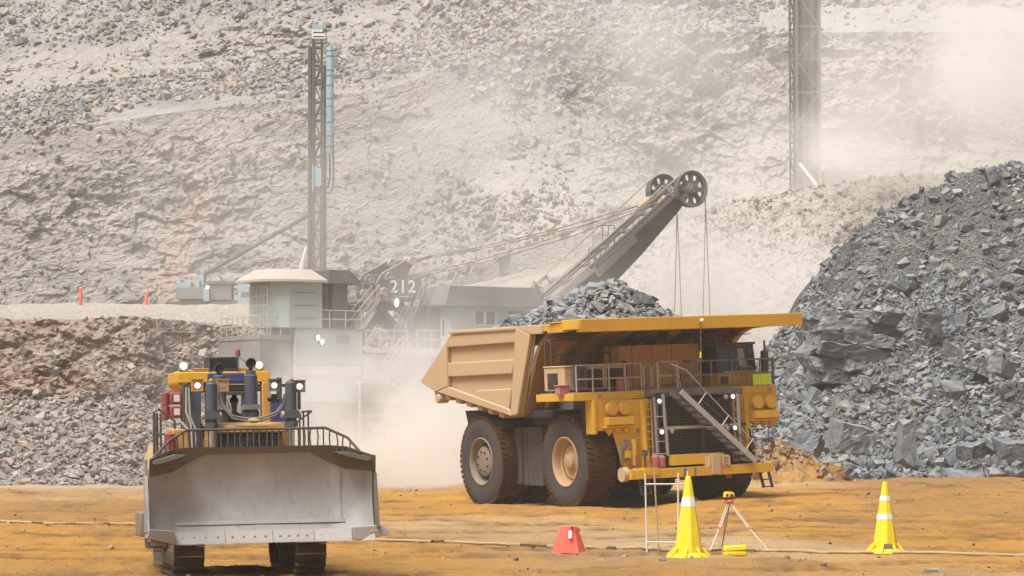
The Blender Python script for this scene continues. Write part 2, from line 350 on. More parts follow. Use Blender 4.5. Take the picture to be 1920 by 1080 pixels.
# --- the high wall behind everything
MW=cliff_mat('pit wall stone',(.385,.355,.318),(.30,.295,.286),(.42,.29,.23),(.50,.465,.42),.6,(.21,.195,.18))
ux=np.arange(-74,74.01,.25); tt=np.linspace(0,1,330); U,T=np.meshgrid(ux,tt)
kt=[0,.20,.44,.60,.70,1.0]
L_y=[312,316,321,335,339,378]; L_z=[15.6,24,33.8,39.7,43,72]
R_y=[309,319,323,333,337,378]; R_z=[22.5,33,43.0,47,53.5,75]
wv=sst(-14,6,U)
Tn=np.clip(T+.022*fbm(U*.06,T*4,0,3,41)*sst(0,.1,T),0,1)
Yw=np.interp(Tn,kt,L_y)*(1-wv)+np.interp(Tn,kt,R_y)*wv; Zw=np.interp(Tn,kt,L_z)*(1-wv)+np.interp(Tn,kt,R_z)*wv
Zw=Zw+sst(.18,.5,T)*(.13*(U+52)*(1-wv)+1.5*wv)
segs=Tn
rock=np.clip(1-sst(.42,.46,segs)+sst(.585,.605,segs)*(1-sst(.70,.73,segs)),0,1)
patch=fbm(U*.045,Zw*.06,3,4,51); 
mid=np.exp(-((U-2)/12)**2)                               # the loose slope between the two faces
rock=np.clip(rock*(1-.9*mid*sst(-.35,.15,patch+.3))+.75*sst(.12,.3,patch)*wv*sst(.4,.5,segs),0,1)
rock=np.clip(rock,0,1)
cv,cd=cell(U*.42+.25*fbm(U*.5,Zw*.5,0,3,5),Yw*.3,Zw*.62,61); cv2,_=cell(U*1.2,Yw*.6,Zw*1.6,65)
bl=(.45+.75*wv)*(.35+.95*sst(-.25,.3,fbm(U*.07,Zw*.11,4,3,77)))
disp=rock*bl*(1.5*(cv-.5)+.8*(cv2-.5)+1.1*fbm(U*.12,Zw*.16,0,4,71)+.5*fbm(U*1.3,Zw*1.9,0,3,75))+(1-rock)*(.9*fbm(U*.14,Yw*.14,Zw*.1,4,81)+.3*fbm(U*1.3,Yw*1.1,Zw,3,85))
ledge=rock*.5*np.sin(Zw*1.15+.25*U*.6+2*fbm(U*.08,Zw*.1,0,2,91))
Yd=Yw-disp-ledge*.6*bl; Zd=Zw+disp*.25; Zd[0]-=9
red=np.exp(-((U+33-(Zw-22)*.35)/1.7)**2)*sst(15,18,Zw)*(1-sst(27,31,Zw))*.7+np.exp(-((U+13)/4)**2)*sst(34,38,Zw)*(1-sst(42,46,Zw))*.45*sst(-.2,.2,fbm(U*.3,Zw*.3,0,3,7))
pale=.35*wv+.5*sst(.1,.5,fbm(U*.03+4,Zw*.05,0,3,95))*wv
grid_mesh('pit_wall',U,Yd,Zd,MW,{'ground_kind':np.stack([rock,np.clip(red,0,1),np.clip(pale,0,1)],-1)})
wall_s=dict(X=U,Y=Yd,Z=Zd,rock=rock,T=T)
# --- the bench in front of it: rubble foot, broken face, dusty top (left), muck slope (right)
MBk=cliff_mat('bench stone',(.40,.31,.25),(.34,.305,.28),(.31,.185,.135),(.53,.475,.40),.9,(.10,.085,.075))
kx=[-60,-24,-16,-12,-3,5,10,18,30,60]
ux=np.arange(-56,56.01,.2); tb=np.concatenate([np.linspace(0,.7,150),np.linspace(.71,1,60)]); U,T=np.meshgrid(ux,tb)
Yf=np.interp(U,kx,[193,193,201,224,233,236,236,236,238,240]); Yc=np.interp(U,kx,[211,211,221,240,252,257,259,265,268,275])
Zc=np.interp(U,kx,[11.0,10.7,10.7,11.9,13.6,16.5,18.5,22.6,25,27]); Zb=np.interp(U,kx,[15.5,15.4,15.4,16.2,18,20,21.5,24.3,26.5,28])
wl=1-sst(-14,-4,U)
s=np.clip(T/.55,0,1)                                     # 0 foot .. 1 crest
s1=np.where(s<.55,s*.80,.44+(s-.55)/.45*.56)
yl=np.where(s<.5,s/.5*.72,.72+(s-.5)/.5*.28); zl=np.where(s<.5,s/.5*.50,.50+(s-.5)/.5*.50)
ys_=yl*wl+s*(1-wl); zs_=zl*wl+(s**1.05)*(1-wl)
bt=np.clip((T-.55)/.45,0,1)
Yb=np.where(T<.55,Yf+(Yc-Yf)*ys_,Yc+(328-Yc)*bt); Zb_=np.where(T<.55,Zc*zs_,Zc+(Zb-Zc)*np.clip(bt/.72,0,1))
rock=wl*sst(.45,.6,s+.12*fbm(U*.2,T*6,0,3,101))*(1-sst(.98,1.0,s)*(T>.55))
cv,_=cell(U*.55+.2*fbm(U,T*9,0,3,3),Yb*.3,Zb_*.7+U*.22,103); cv2,_=cell(U*1.5,Yb*.8,Zb_*1.8+U*.5,107)
top=(T>.55)*1.0
disp=rock*(.55*(cv-.5)+.45*(cv2-.5)+.9*fbm(U*.16,Zb_*.2,0,4,109)+.4*fbm(U*1.3,Zb_*1.6,1,3,110))+(1-rock)*(1-top)*(.6*fbm(U*.2,Yb*.2,0,4,111)+.35*fbm(U*1.2,Yb*1.2,0,3,113))
disp=disp*sst(0,.06,T)
tz=top*(.22*fbm(U*.25,Yb*.12,0,4,117)+.12*fbm(U*1.3,Yb*.6,0,3,119)+.8*np.exp(-((U+19)/5)**2-((Yb-262)/16)**2))*sst(0,.12,bt)
Yd=Yb-disp; Zd=Zb_+disp*.3+tz-np.where(T==0,.6,0)
red=rock*sst(.0,.35,fbm(U*.12,Zb_*.25+U*.05,0,3,121))*.9
pale=np.clip(top*sst(0,.05,bt)+.8*(1-wl)+.5*sst(-26,-17,U)*wl,0,1)*.92
grid_mesh('bench',U,Yd,Zd,MBk,{'ground_kind':np.stack([rock,np.clip(red,0,1),pale],-1)})
bench_s=dict(X=U,Y=Yd,Z=Zd,rock=rock,top=top,wl=wl,T=T)
def bench_z(x,y):
    i=np.argmin((bench_s['X']-x)**2+(bench_s['Y']-y)**2+1e3*(bench_s['T']<.55)); return float(bench_s['Z'].ravel()[i])
# --- the grey blast rubble mound on the right
kx=[8,12,15.2,17.0,19.5,21.9,24.5,28.5,32,40,60]; kz=[0,3,6.5,9.1,13.0,15.6,17.4,19.0,19.2,18.8,18]
def mound_z(X,Y):
    zr=np.interp(X,kx,kz)+.5*fbm(X*.25,Y*.1,0,3,131)
    yf=np.interp(X,[8,15,20,28,40],[184,178,174,174,178])+1.2*fbm(X*.2,0*Y,0,3,133)
    s=np.clip((Y-yf)/(200-yf),0,1); back=sst(203,225,Y)
    prof=np.where(s<.25,s*.9,.225+(s-.25)/.75*.775)
    z=zr*prof*(1-back)
    rough=sst(0,.05,s)*(1-back)
    z=z+rough*(.9*fbm(X*.16,Y*.16,0,4,135)+.35*fbm(X*.7,Y*.7,0,3,137))
    return z+ground_z(X,Y)-.15
xs=np.arange(8,62,.3); ys=np.arange(168,232,.3); X,Y=np.meshgrid(xs,ys)
MR=cliff_mat('grey rubble fines',(.11,.12,.13),(.075,.083,.092),(.3,.2,.1),(.34,.32,.28),.8,(.06,.06,.065))
grid_mesh('rubble_mound',X,Y,mound_z(X,Y),MR,{'ground_kind':np.stack([.2+0*X,0*X,.12+.0*X],-1)})
# --- small heap of orange soil where the mound meets the haul road
xs=np.linspace(-4.5,4.5,70); X,Y=np.meshgrid(xs,xs*.8); r=np.sqrt((X/4.3)**2+(Y/3.3)**2)
Zs=2.5*np.clip(1-r,0,1)**.8*(1+.2*fbm(X*.7,Y*.7,0,3,141))+.22*fbm(X*2.2,Y*2.2,0,3,143)*(r<1)-.25
so_=at(1462,862,168); cvx,_=cell(X*1.6,Y*1.6,Zs,147)
grid_mesh('soil_heap',X+so_.x,Y+so_.y,Zs+.35*(cvx-.5)*(r<.95)+gz(so_.x,so_.y),gm,{'soil':np.stack([0*X,0*X],-1)})
# ------------------------------------------------------------------ stones
def hull(seed,n,sc):
    r=np.random.default_rng(seed); pts=np.array([(a,b,c) for a in(-1,1) for b in(-1,1) for c in(-1,1)],float)*r.uniform(.35,1,(8,3)); e=r.uniform(-1,1,(n-8,3)); e/=np.abs(e).max(1)[:,None]; pts=np.concatenate([pts,e*.92])
    sh=np.eye(3)+np.triu(r.uniform(-.45,.45,(3,3)),1); pts=(pts@sh)*np.array(sc)
    b=bmesh.new(); [b.verts.new(p) for p in pts]; res=bmesh.ops.convex_hull(b,input=b.verts)
    bmesh.ops.delete(b,geom=[v for v in b.verts if not v.link_faces],context='VERTS'); bmesh.ops.dissolve_limit(b,angle_limit=.12,verts=b.verts,edges=b.edges); bmesh.ops.triangulate(b,faces=b.faces)
    b.verts.ensure_lookup_table(); b.verts.index_update()
    v=np.array([q.co[:] for q in b.verts]); f=np.array([[q.index for q in t.verts] for t in b.faces]); b.free()
    v/=np.abs(v).max(); return v,f
SH=[(1,.75,.5),(1,.6,.35),(1,.9,.7),(1,.45,.4),(1,.8,.28),(.9,.7,.6)]
ROCKS=[hull(200+i,10+(i%3),SH[i%6]) for i in range(16)]
def rough(v,f,seed,cuts=3,amp=.07):
    b=bmesh.new(); vs=[b.verts.new(p) for p in v]; [b.faces.new([vs[i] for i in t]) for t in f]
    bmesh.ops.subdivide_edges(b,edges=b.edges,cuts=cuts,use_grid_fill=True); bmesh.ops.triangulate(b,faces=b.faces); b.normal_update()
    p=np.array([q.co[:] for q in b.verts]); nn=np.array([q.normal[:] for q in b.verts]); o=seed*3.7
    cvv,_=cell(p[:,0]*2.4+o,p[:,1]*2.4,p[:,2]*2.6,seed)
    p=p+nn*(amp*(fbm(p[:,0]*2.5+o,p[:,1]*2.5,p[:,2]*2.5,4,seed))+amp*.9*(cvv-.5))[:,None]
    b.verts.index_update(); ff=[[q.index for q in t.verts] for t in b.faces]; b.free(); return p,ff
BIG=[hull(300+i,14,SH[i%6]) for i in range(12)]
def rot_mats(n,flat=0.5):
    a=rng.uniform(0,2*np.pi,n); b=rng.normal(0,flat,n); c=rng.normal(0,flat,n)
    ca,sa,cb,sb,cc,sc=np.cos(a),np.sin(a),np.cos(b),np.sin(b),np.cos(c),np.sin(c); O=np.ones(n); Z=np.zeros(n)
    A=np.array([[ca,-sa,Z],[sa,ca,Z],[Z,Z,O]]).transpose(2,0,1); B=np.array([[O,Z,Z],[Z,cb,-sb],[Z,sb,cb]]).transpose(2,0,1); Cc=np.array([[cc,Z,sc],[Z,O,Z],[-sc,Z,cc]]).transpose(2,0,1)
    return B@Cc@A
def stones(P,size,flat=.5,sink=.15,tilt=None):
    """instances: position, half-length, rotation, shape, tint"""
    n=len(P); R=rot_mats(n,flat)
    if tilt is not None: R=np.array(tilt)@R
    return dict(P=P+np.array([0,0,1.])*(size*(.25-sink))[:,None],s=size,R=R,k=rng.integers(0,len(ROCKS),n),t=rng.beta(2,2.2,n),w=rng.uniform(0,1,n))
def sub(d,m): return {k:v[m] for k,v in d.items()}
def merged(name,d,mat,kind='stuff',parent=None):
    V=[];Fc=[];Tn=[];o=0
    for k,(v,f) in enumerate(ROCKS):
        m=np.where(d['k']==k)[0]
        if not len(m): continue
        vv=np.einsum('nij,vj->nvi',d['R'][m],v)*d['s'][m][:,None,None]+d['P'][m][:,None,:]
        V.append(vv.reshape(-1,3)); Fc.append((f[None]+(np.arange(len(m))*len(v))[:,None,None]+o).reshape(-1,3)); o+=len(m)*len(v)
        Tn.append(np.repeat(np.stack([d['t'][m],d['w'][m]],-1),len(v),0))
    V=np.concatenate(V).astype(np.float32); Fc=np.concatenate(Fc).astype(np.int32); Tn=np.concatenate(Tn)
    me=bpy.data.meshes.new(name); me.vertices.add(len(V)); me.vertices.foreach_set('co',V.ravel()); me.loops.add(Fc.size); me.loops.foreach_set('vertex_index',Fc.ravel())
    me.polygons.add(len(Fc)); me.polygons.foreach_set('loop_start',np.arange(len(Fc),dtype=np.int32)*3); me.polygons.foreach_set('use_smooth',np.zeros(len(Fc),bool)); me.update(calc_edges=True)
    t=me.color_attributes.new('tint','FLOAT_COLOR','POINT'); c=np.ones((len(V),4),np.float32); c[:,:2]=Tn; t.data.foreach_set('color',c.ravel())
    me.materials.append(mat); ob=bpy.data.objects.new(name,me); COL.objects.link(ob); tag(ob,kind=kind); ob.color=(0,0,0,1)
    if parent: ob.parent=parent
    return ob
MRK=rock_mat('blue grey blast rock',(.046,.057,.070),(.25,.272,.29),.6,(.42,.425,.415),.5,warm=(.30,.275,.235))
MSC=rock_mat('dusty tan grey scree',(.185,.184,.18),(.41,.402,.388),.4,(.45,.43,.395),.5,warm=(.44,.34,.25))
MTL=rock_mat('grey brown talus rock',(.19,.175,.16),(.45,.42,.385),.5,(.48,.43,.37),.5,warm=(.34,.22,.16))
def powsize(n,a,b,g): u=rng.uniform(0,1,n); return (a**(1-g)+u*(b**(1-g)-a**(1-g)))**(1/(1-g))
def surf_scatter(s,mask,n):
    w=mask.ravel()*1.0; w=w/w.sum(); i=rng.choice(len(w),n,p=w); j=.15
    return np.stack([s['X'].ravel()[i]+rng.uniform(-j,j,n),s['Y'].ravel()[i]+rng.uniform(-j,j,n)-.05,s['Z'].ravel()[i]+rng.uniform(-.05,.1,n)],-1)
def vis(P):   # inside the picture (source pixels)
    a=math.cos(TILT);b=math.sin(TILT); y=P[:,1]*a+(P[:,2]-CH)*b; u=-P[:,1]*b+(P[:,2]-CH)*a
    return np.stack([960+F_PX*P[:,0]/y,540-F_PX*u/y],-1),F_PX/y
# scree on the pit wall
m=(1-wall_s['rock'])*(.05+sst(-.12,.12,fbm(wall_s['X']*.06,wall_s['Z']*.09,2,3,151)+.3*sst(.55,.75,wall_s['T'])))*(np.abs(wall_s['X'])<60)
P=surf_scatter(wall_s,m,19000); sz=powsize(len(P),.11,.75,2.7); scree=stones(P,sz,.55,.1)
m2=wall_s['rock']*.2*(np.abs(wall_s['X'])<60); P=surf_scatter(wall_s,m2,2500); scree2=stones(P,powsize(len(P),.12,.5,2.8),.5,.2)
scree={k:np.concatenate([scree[k],scree2[k]]) for k in scree}
# talus at the foot of the bench, and blocks on the muck slope
m=(1-bench_s['rock'])*(1-bench_s['top'])*(.5+bench_s['wl']); P=surf_scatter(bench_s,m,17000); talus=stones(P,powsize(len(P),.08,.45,2.6),.55,.1)
m=bench_s['rock']; P=surf_scatter(bench_s,m,900); t2=stones(P,powsize(len(P),.1,.5,2.5),.5,.3)
n=190; P=np.stack([rng.normal(-1,4,n),rng.normal(246,5,n),np.zeros(n)],-1); 
for q in P:
    i=np.argmin((bench_s['X']-q[0])**2+(bench_s['Y']-q[1])**2); q[2]=bench_s['Z'].ravel()[i]
t3=stones(P,powsize(n,.3,1.3,1.8),.4,.1)
talus={k:np.concatenate([talus[k],t2[k],t3[k]]) for k in talus}
# the mound's own stones
def mound_pts(n,foot=1.0):
    x=rng.uniform(9,40,n*2); s=rng.uniform(0,1,n*2)**foot; yf=np.interp(x,[8,15,20,28,40],[184,178,174,174,178]); y=yf-1.2+(203-yf)*s
    P=np.stack([x,y,mound_z(x,y)],-1); px,_=vis(P); k=(px[:,0]<1990)&(px[:,0]>1300); return P[k][:n]
P1=mound_pts(32000); z1=powsize(len(P1),.055,.36,2.2); fines=fbm(P1[:,0]*.22,P1[:,1]*.2,P1[:,2]*.15,3,171)+.35*sst(7,17,P1[:,2])-.12; k1=~((fines>.05)&(z1>.12)); st1=stones(P1[k1],z1[k1],.7,.05)
P2=mound_pts(1500,1.5); st2=stones(P2,powsize(len(P2),.22,.52,2.6),.65,.02)
P3=mound_pts(190,3.2); st3=stones(P3,powsize(len(P3),.38,.9,2.6),.6,.0)
mound={k:np.concatenate([st1[k],st2[k],st3[k]]) for k in st1}
# loose clods and pebbles on the dirt floor
n=3600; Y=55+120*rng.uniform(0,1,n)**1.6; X=rng.uniform(-.19,.19,n)*Y; pb=stones(np.stack([X,Y,ground_z(X,Y)+ground_d(X,Y)],-1),powsize(n,.012,.075,2.7)*(1+.006*(Y-55)),.5,.0)
MCL=rock_mat('dirt clods and pebbles',(.17,.10,.05),(.42,.27,.13),.3,(.5,.33,.17),.4,warm=(.35,.33,.3))
tag(merged('gravel',pb,MCL),'loose clods and pebbles strewn over the orange dirt floor','gravel')
n=260; X=rng.normal(0,1,n)*2.0; Yq=rng.normal(0,1,n)*1.5; P=np.stack([X+so_.x,Yq+so_.y,gz(so_.x,so_.y)+2.2*np.clip(1-np.sqrt((X/4.3)**2+(Yq/3.3)**2),0,1)**.8],-1)
tag(merged('dirt_clods',stones(P,powsize(n,.08,.35,2.2),.6,.1),MCL),'clods of orange soil on the heap by the grey rubble','dirt')
# ------------------------------------------------------------------ the haul truck
tp=at(1219,952,131.6); TRUCK_LOC=(5.70,131.6,.15); TRUCK_ROT=(math.radians(2.5),0,math.radians(-61))
T_=thing('haul_truck','huge yellow mining haul truck heaped with grey rock, tan dusty tipping body','haul truck',TRUCK_LOC,TRUCK_ROT)
def wheel_meshes(front):
    w=.66 if front else .62; R=1.93
    ty=MB(); prof=[(1.02,-w+.10),(1.06,-w+.02),(1.25,-w-.03),(1.5,-w-.05),(1.7,-w-.01),(1.80,-w+.05),(1.835,-w+.13),(1.845,0)]
    prof=prof+[(r,-h) for r,h in prof[:-1]][::-1]
    n=120; mis=[0]*5+[1]*(len(prof)-11)+[0]*6
    ty.lathe(prof,(0,0,0),(0,1,0),n,mis=mis,close=True)
    r_=random.Random(3 if front else 5)
    for side in (-1,1):
        K=52
        for k in range(K):
            a=2*math.pi*k/K+(.06 if side>0 else 0); da=2*math.pi/K*.40
            y0,y1=side*(w-.015),side*(w*.60)
            for (ya,yb,r0,r1,dd) in ((y0,y1,1.70,R,da),):
                vs=[]
                for rr,tw in ((r0,1),(r1-.01*r_.random(),.9)):
                    for y_,sh in ((ya,0),(yb,.035*side)):
                        for sgn in (-1,1):
                            t=a+sgn*dd*tw+sh; yy=y_ if rr<R-.1 or y_==yb else y_*.985
                            vs.append((rr*math.cos(t),yy,rr*math.sin(t)))
                ty.add(vs,[(0,1,3,2),(4,6,7,5),(0,4,5,1),(2,3,7,6),(0,2,6,4),(1,5,7,3)],1)
    K=30
    for row,(ya,yb,off) in enumerate(((-w*.58,-w*.2,0),(-w*.18,w*.18,.5),(w*.2,w*.58,.25))):
        for k in range(K):
            a=2*math.pi*(k+off)/K; da=2*math.pi/K*.46; vs=[]
            for rr in (1.75,R-.012):
                for y_ in (ya,yb):
                    for sgn in (-1,1):
                        t=a+sgn*da; vs.append((rr*math.cos(t),y_,rr*math.sin(t)))
            ty.add(vs,[(0,1,3,2),(4,6,7,5),(0,4,5,1),(2,3,7,6),(0,2,6,4),(1,5,7,3)],1)
    ty.v=[(x,y*(1+.05*max(0,(-z-1.5)/.4)),max(z,-1.875)) for x,y,z in ty.v]
    rm=MB()
    if front:
        rm.lathe([(1.03,-w+.04),(1.03,-w+.0),(.985,-w-.02),(.95,-w+.02),(.92,-w+.06),(.90,-w+.30),(.86,-w+.34),(.62,-w+.36),(.42,-w+.36),(.40,-w+.30),(.34,-w+.29),(.31,-w+.17),(.24,-w+.12),(.02,-w+.10)],(0,0,0),(0,1,0),56,cap0=False)
        for k in range(44):
            a=2*math.pi*k/44; rm.cyl((.72*math.cos(a),-w+.38,.72*math.sin(a)),(.72*math.cos(a),-w+.325,.72*math.sin(a)),.026,6,1)
    else:
        rm.lathe([(1.03,-w+.04),(1.03,-w),(.985,-w-.02),(.94,-w+.02),(.90,-w+.08),(.88,-w+.22),(.80,-w+.22),(.78,-w+.55),(.66,-w+.55),(.64,-w+.16),(.56,-w+.12),(.40,-w+.10),(.02,-w+.09)],(0,0,0),(0,1,0),56,cap0=False)
        for k in range(34):
            a=2*math.pi*k/34; rm.cyl((.68*math.cos(a),-w+.52,.68*math.sin(a)),(.68*math.cos(a),-w+.14,.68*math.sin(a)),.035,6,1)
        for k in range(8):
            a=2*math.pi*k/8+.3; rm.cyl((.42*math.cos(a),-w+.11,.42*math.sin(a)),(.42*math.cos(a),-w+.05,.42*math.sin(a)),.04,6,1)
    rm.lathe([(1.03,-w+.05),(.93,-w+.5),(.9,w-.1),(.2,w-.1),(.02,w-.1)],(0,0,0),(0,1,0),32,cap0=False)
    return ty,rm
def add_wheel(front,x,y,rz=0,proto={}):
    e=bpy.data.objects.new('wheel',None); COL.objects.link(e); e.parent=T_; e.location=(x,y,1.89); e.rotation_euler=(0,0,rz)
    if front not in proto:
        ty,rm=wheel_meshes(front); a=ty.build('tyre',['rubber','mud'],e,0,40); b=rm.build('rim',['rim','frame'] if front else ['rimgrey','frame'],e,0,40); proto[front]=(a,b)
    else:
        for o in proto[front]: c=o.copy(); COL.objects.link(c); c.parent=e
    return e
add_wheel(True,0,-3.33); wl_=add_wheel(True,0,3.33,math.pi)
add_wheel(False,-6.45,-3.74); add_wheel(False,-6.45,-2.3); add_wheel(False,-6.45,3.74,math.pi); add_wheel(False,-6.45,2.3,math.pi)
# frame, axles, suspension
b=MB()
for s in (-1,1):
    b.bx(-9.3,2.4,s*1.15-.25,s*1.15+.25,1.75,2.75)
    b.cyl((0,s*2.2,1.6),(0.1,s*2.0,4.3),.36,16); b.cyl((-6.6,s*1.5,2.2),(-6.9,s*1.5,4.2),.28,14)
    b.cyl((0,s*2.9,1.93),(0,s*1.4,1.93),.45,16)
    b.cyl((-3.6,s*1.9,2.2),(-5.6,s*1.9,4.2),.22,14)
    b.bx(-2.9,-.6,s*3.6-.5,s*3.6+.9,3.7,4.0)
b.cyl((-6.45,-3.2,1.93),(-6.45,3.2,1.93),.75,24); b.bx(-7.6,-5.3,-1.3,1.3,1.1,2.9); b.bx(-1.2,1.6,-1.3,1.3,1.2,4.2); b.bx(-3.2,-1.0,-3.6,3.6,3.4,3.78); b.bx(.9,2.0,-2.2,2.9,1.1,4.35)
b.build('frame','frame',T_,.03)
# dump body
bd=MB(); out=[(-11.24,5.35),(-9.77,4.89),(-3.21,3.8),(-2.6,3.84),(-1.3,7.1),(-2.5,7.49),(-8.25,7.31)]
for s in (-1,1):
    def pl(poly,a,c,mi=0): bd.prism(poly,1,*(sorted((s*a,s*c))),mi)
    pl(out,4.32,4.46)
    pl([(-11.24,5.35),(-8.25,7.31),(-8.60,6.78),(-8.64,5.1),(-9.77,4.893)],4.46,4.66)
    pl([(-8.25,7.31),(-2.5,7.49),(-2.57,6.83),(-8.60,6.78)],4.46,4.664)
    pl([(-8.60,6.13),(-2.76,6.15),(-2.94,5.54),(-8.62,5.51)],4.46,4.655)
    pl([(-6.28,4.91),(-3.17,4.95),(-3.4,4.1),(-6.5,4.5)],4.46,4.60)
    pl([(-9.77,4.893),(-8.64,5.1),(-3.4,4.12),(-3.21,3.8)],4.46,4.658)
    pl([(-2.5,7.49),(-1.3,7.12),(-2.6,3.84),(-3.21,3.8),(-2.62,6.83)],4.46,4.67)
    bd.bx(-8.2,-2.5,s*4.62-.12,s*4.62+.10,7.33,7.50)
bd.prism([(-11.24,5.35),(-9.77,4.87),(-3.2,3.78),(-3.1,4.1),(-9.7,5.2),(-11.2,5.6)],1,-4.32,4.32)
for k in range(7): bd.prism([(-10.2+k*.95,4.97-k*.158),(-9.75+k*.95,4.88-k*.158),(-9.75+k*.95,4.66-k*.158),(-10.2+k*.95,4.72-k*.158)],1,-4.5,4.5)
bd.cyl((-9.55,-4.72,4.6),(-9.55,-4.2,4.6),.2,14); bd.cyl((-9.55,4.72,4.6),(-9.55,4.2,4.6),.2,14)
body=bd.build('dump_body','sand',T_,.05)
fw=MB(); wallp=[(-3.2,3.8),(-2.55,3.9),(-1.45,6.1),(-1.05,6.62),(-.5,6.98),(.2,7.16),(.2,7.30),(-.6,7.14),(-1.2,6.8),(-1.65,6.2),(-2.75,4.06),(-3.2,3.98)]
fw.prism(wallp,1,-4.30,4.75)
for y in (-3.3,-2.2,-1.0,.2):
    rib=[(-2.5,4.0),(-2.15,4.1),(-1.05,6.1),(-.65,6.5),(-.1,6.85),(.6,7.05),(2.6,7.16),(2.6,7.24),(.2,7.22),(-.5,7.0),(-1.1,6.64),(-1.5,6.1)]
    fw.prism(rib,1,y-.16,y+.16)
rb=MB()
for y in (1.4,2.6,3.7,4.8): rb.prism(rib,1,y-.16,y+.16)
rb.build('canopy_rib','yellow',body,.02)
fw.build('front_wall','cavity_shade',body,.02)
cn=MB(); plan=[(-2.48,-4.62),(.55,-4.62),(1.6,-4.80),(2.5,-5.15),(3.6,-5.15),(3.6,5.42),(2.7,5.30),(.2,4.95),(-2.48,4.62)]
cn.prism([(-.3,-4.62),(1.0,-4.64),(1.6,-4.80),(2.5,-5.15),(3.6,-5.15),(3.6,5.42),(2.7,5.30),(.2,4.95),(-.3,4.93)],2,7.21,7.50)
c2=MB(); c2.prism([(-2.48,-4.62),(-.31,-4.62),(-.31,4.93),(-2.48,4.62)],2,7.215,7.50); c2.prism([(-2.5,7.49),(-1.3,7.12),(-.31,7.12),(-.31,7.49)],1,-4.665,-4.50); c2.build('canopy_root','sand',body,.03)
cn.prism([(3.32,7.10),(3.604,7.08),(3.65,7.60),(3.34,7.60)],1,-5.155,5.45)
cn.prism([(2.3,-5.22),(3.60,-5.22),(3.60,-5.06),(2.3,-5.06)],2,7.2,7.602); cn.prism([(.3,-4.76),(2.35,-5.17),(2.35,-4.95),(.3,-4.56)],2,7.12,7.50)
cn.prism([(2.6,5.30),(3.60,5.44),(3.60,5.28),(2.6,5.14)],2,7.2,7.602)
cn.prism([(.7,-4.95),(2.3,-5.19),(2.3,-4.2),(.7,-4.2)],2,7.502,7.56)
cn.build('canopy','yellow',body,.025)
# deck
d=MB()
d.bx(-.78,2.1,-4.72,-1.42,4.38,4.60); d.bx(2.16,2.19,-3.62,-3.42,4.45,4.6,1); d.bx(2.0,2.16,-4.74,-1.36,4.36,4.68); d.bx(-.8,2.0,-4.76,-4.66,4.36,4.66); 
d.build('deck',['yellow','rust'],T_,.02); d=MB(); d.bx(-.5,2.1,2.72,4.98,4.38,4.60); d.bx(2.0,2.16,2.7,5.0,4.36,4.68); d.bx(-.4,2.0,4.92,5.02,4.36,4.66)
d.bx(2.16,2.19,4.55,4.75,4.45,4.6,1)
d.build('deck',['yellow','rust'],T_,.02)
d=MB(); d.bx(-.7,2.02,-4.62,-1.42,4.602,4.70); d.bx(-.6,2.5,-1.40,2.70,4.42,4.71); d.bx(2.1,2.7,-1.38,-.6,4.55,4.71); d.bx(2.0,2.22,-1.38,3.3,4.36,4.62); d.bx(-.4,1.98,2.72,4.9,4.602,4.70)
d.build('walkway','steel',T_,.01)
# electrical cabinets across the deck
c=MB(); e0=-1.62
for y1 in (-.98,-.02,.92,2.30): c.bx(-.6,.6,e0+.02,y1-.02,4.86,6.52); e0=y1
c.bx(-.5,.5,-1.6,2.28,4.70,4.86); c.bx(-.58,.56,-1.58,2.26,4.88,6.49)
for y in (-1.3,-.4,.5,1.5): c.bx(.6,.64,y-.14,y+.14,6.05,6.2)
for y in (-.3,.7): c.ball((.2,y,6.56),.09,6,0)
c.bx(.6,.63,-1.5,-1.25,4.9,5.9,1); c.bx(.6,.63,1.25,1.34,5.0,5.3,1)
c.build('electrical_cabinet',['yellow_dirty','black'],T_,.02)
c=MB(); c.bx(-.3,.2,-.6,1.0,6.66,7.05); c.build('intake_box','frame',T_,.02)
# braking grid box with louvred openings, on the right wing of the deck
g=MB(); g.bx(-.36,1.30,-4.60,-1.75,4.78,5.72); g.bx(-.4,1.34,-4.63,-1.72,5.72,5.79)
gb=g.build('grid_box','sand',T_,.03)
g=MB()
for y0,y1 in ((-3.55,-2.85),(-2.62,-1.86)):
    g.bx(1.30,1.325,y0,y1,4.86,5.62,0)
    for k in range(8): g.bx(1.325,1.345,y0,y1,4.88+k*.094,4.90+k*.094,1)
    g.build('louvre',['black','frame'],gb); g=MB()
g.bx(-.05,.75,-4.625,-4.60,4.86,5.5,0); g.build('louvre',['black','frame'],gb)
h=MB(); h.prism([(-4.25,4.9),(-3.82,4.9),(-3.74,5.1),(-3.74,5.65),(-3.9,5.78),(-4.2,5.78),(-4.3,5.6),(-4.3,5.05)],0,1.40,1.68); h.cyl((1.66,-4.02,5.2),(1.72,-4.02,5.2),.13,14,1); h.cyl((1.66,-4.02,5.5),(1.72,-4.02,5.5),.1,14,1); h.build('horn_box',['cabdark','black'],T_,.02)
h=MB(); h.bx(1.1,1.5,-4.95,-4.5,4.62,4.98); h.bx(1.05,1.55,-5.0,-4.45,4.98,5.02); h.build('junction_box','pink',T_,.015)
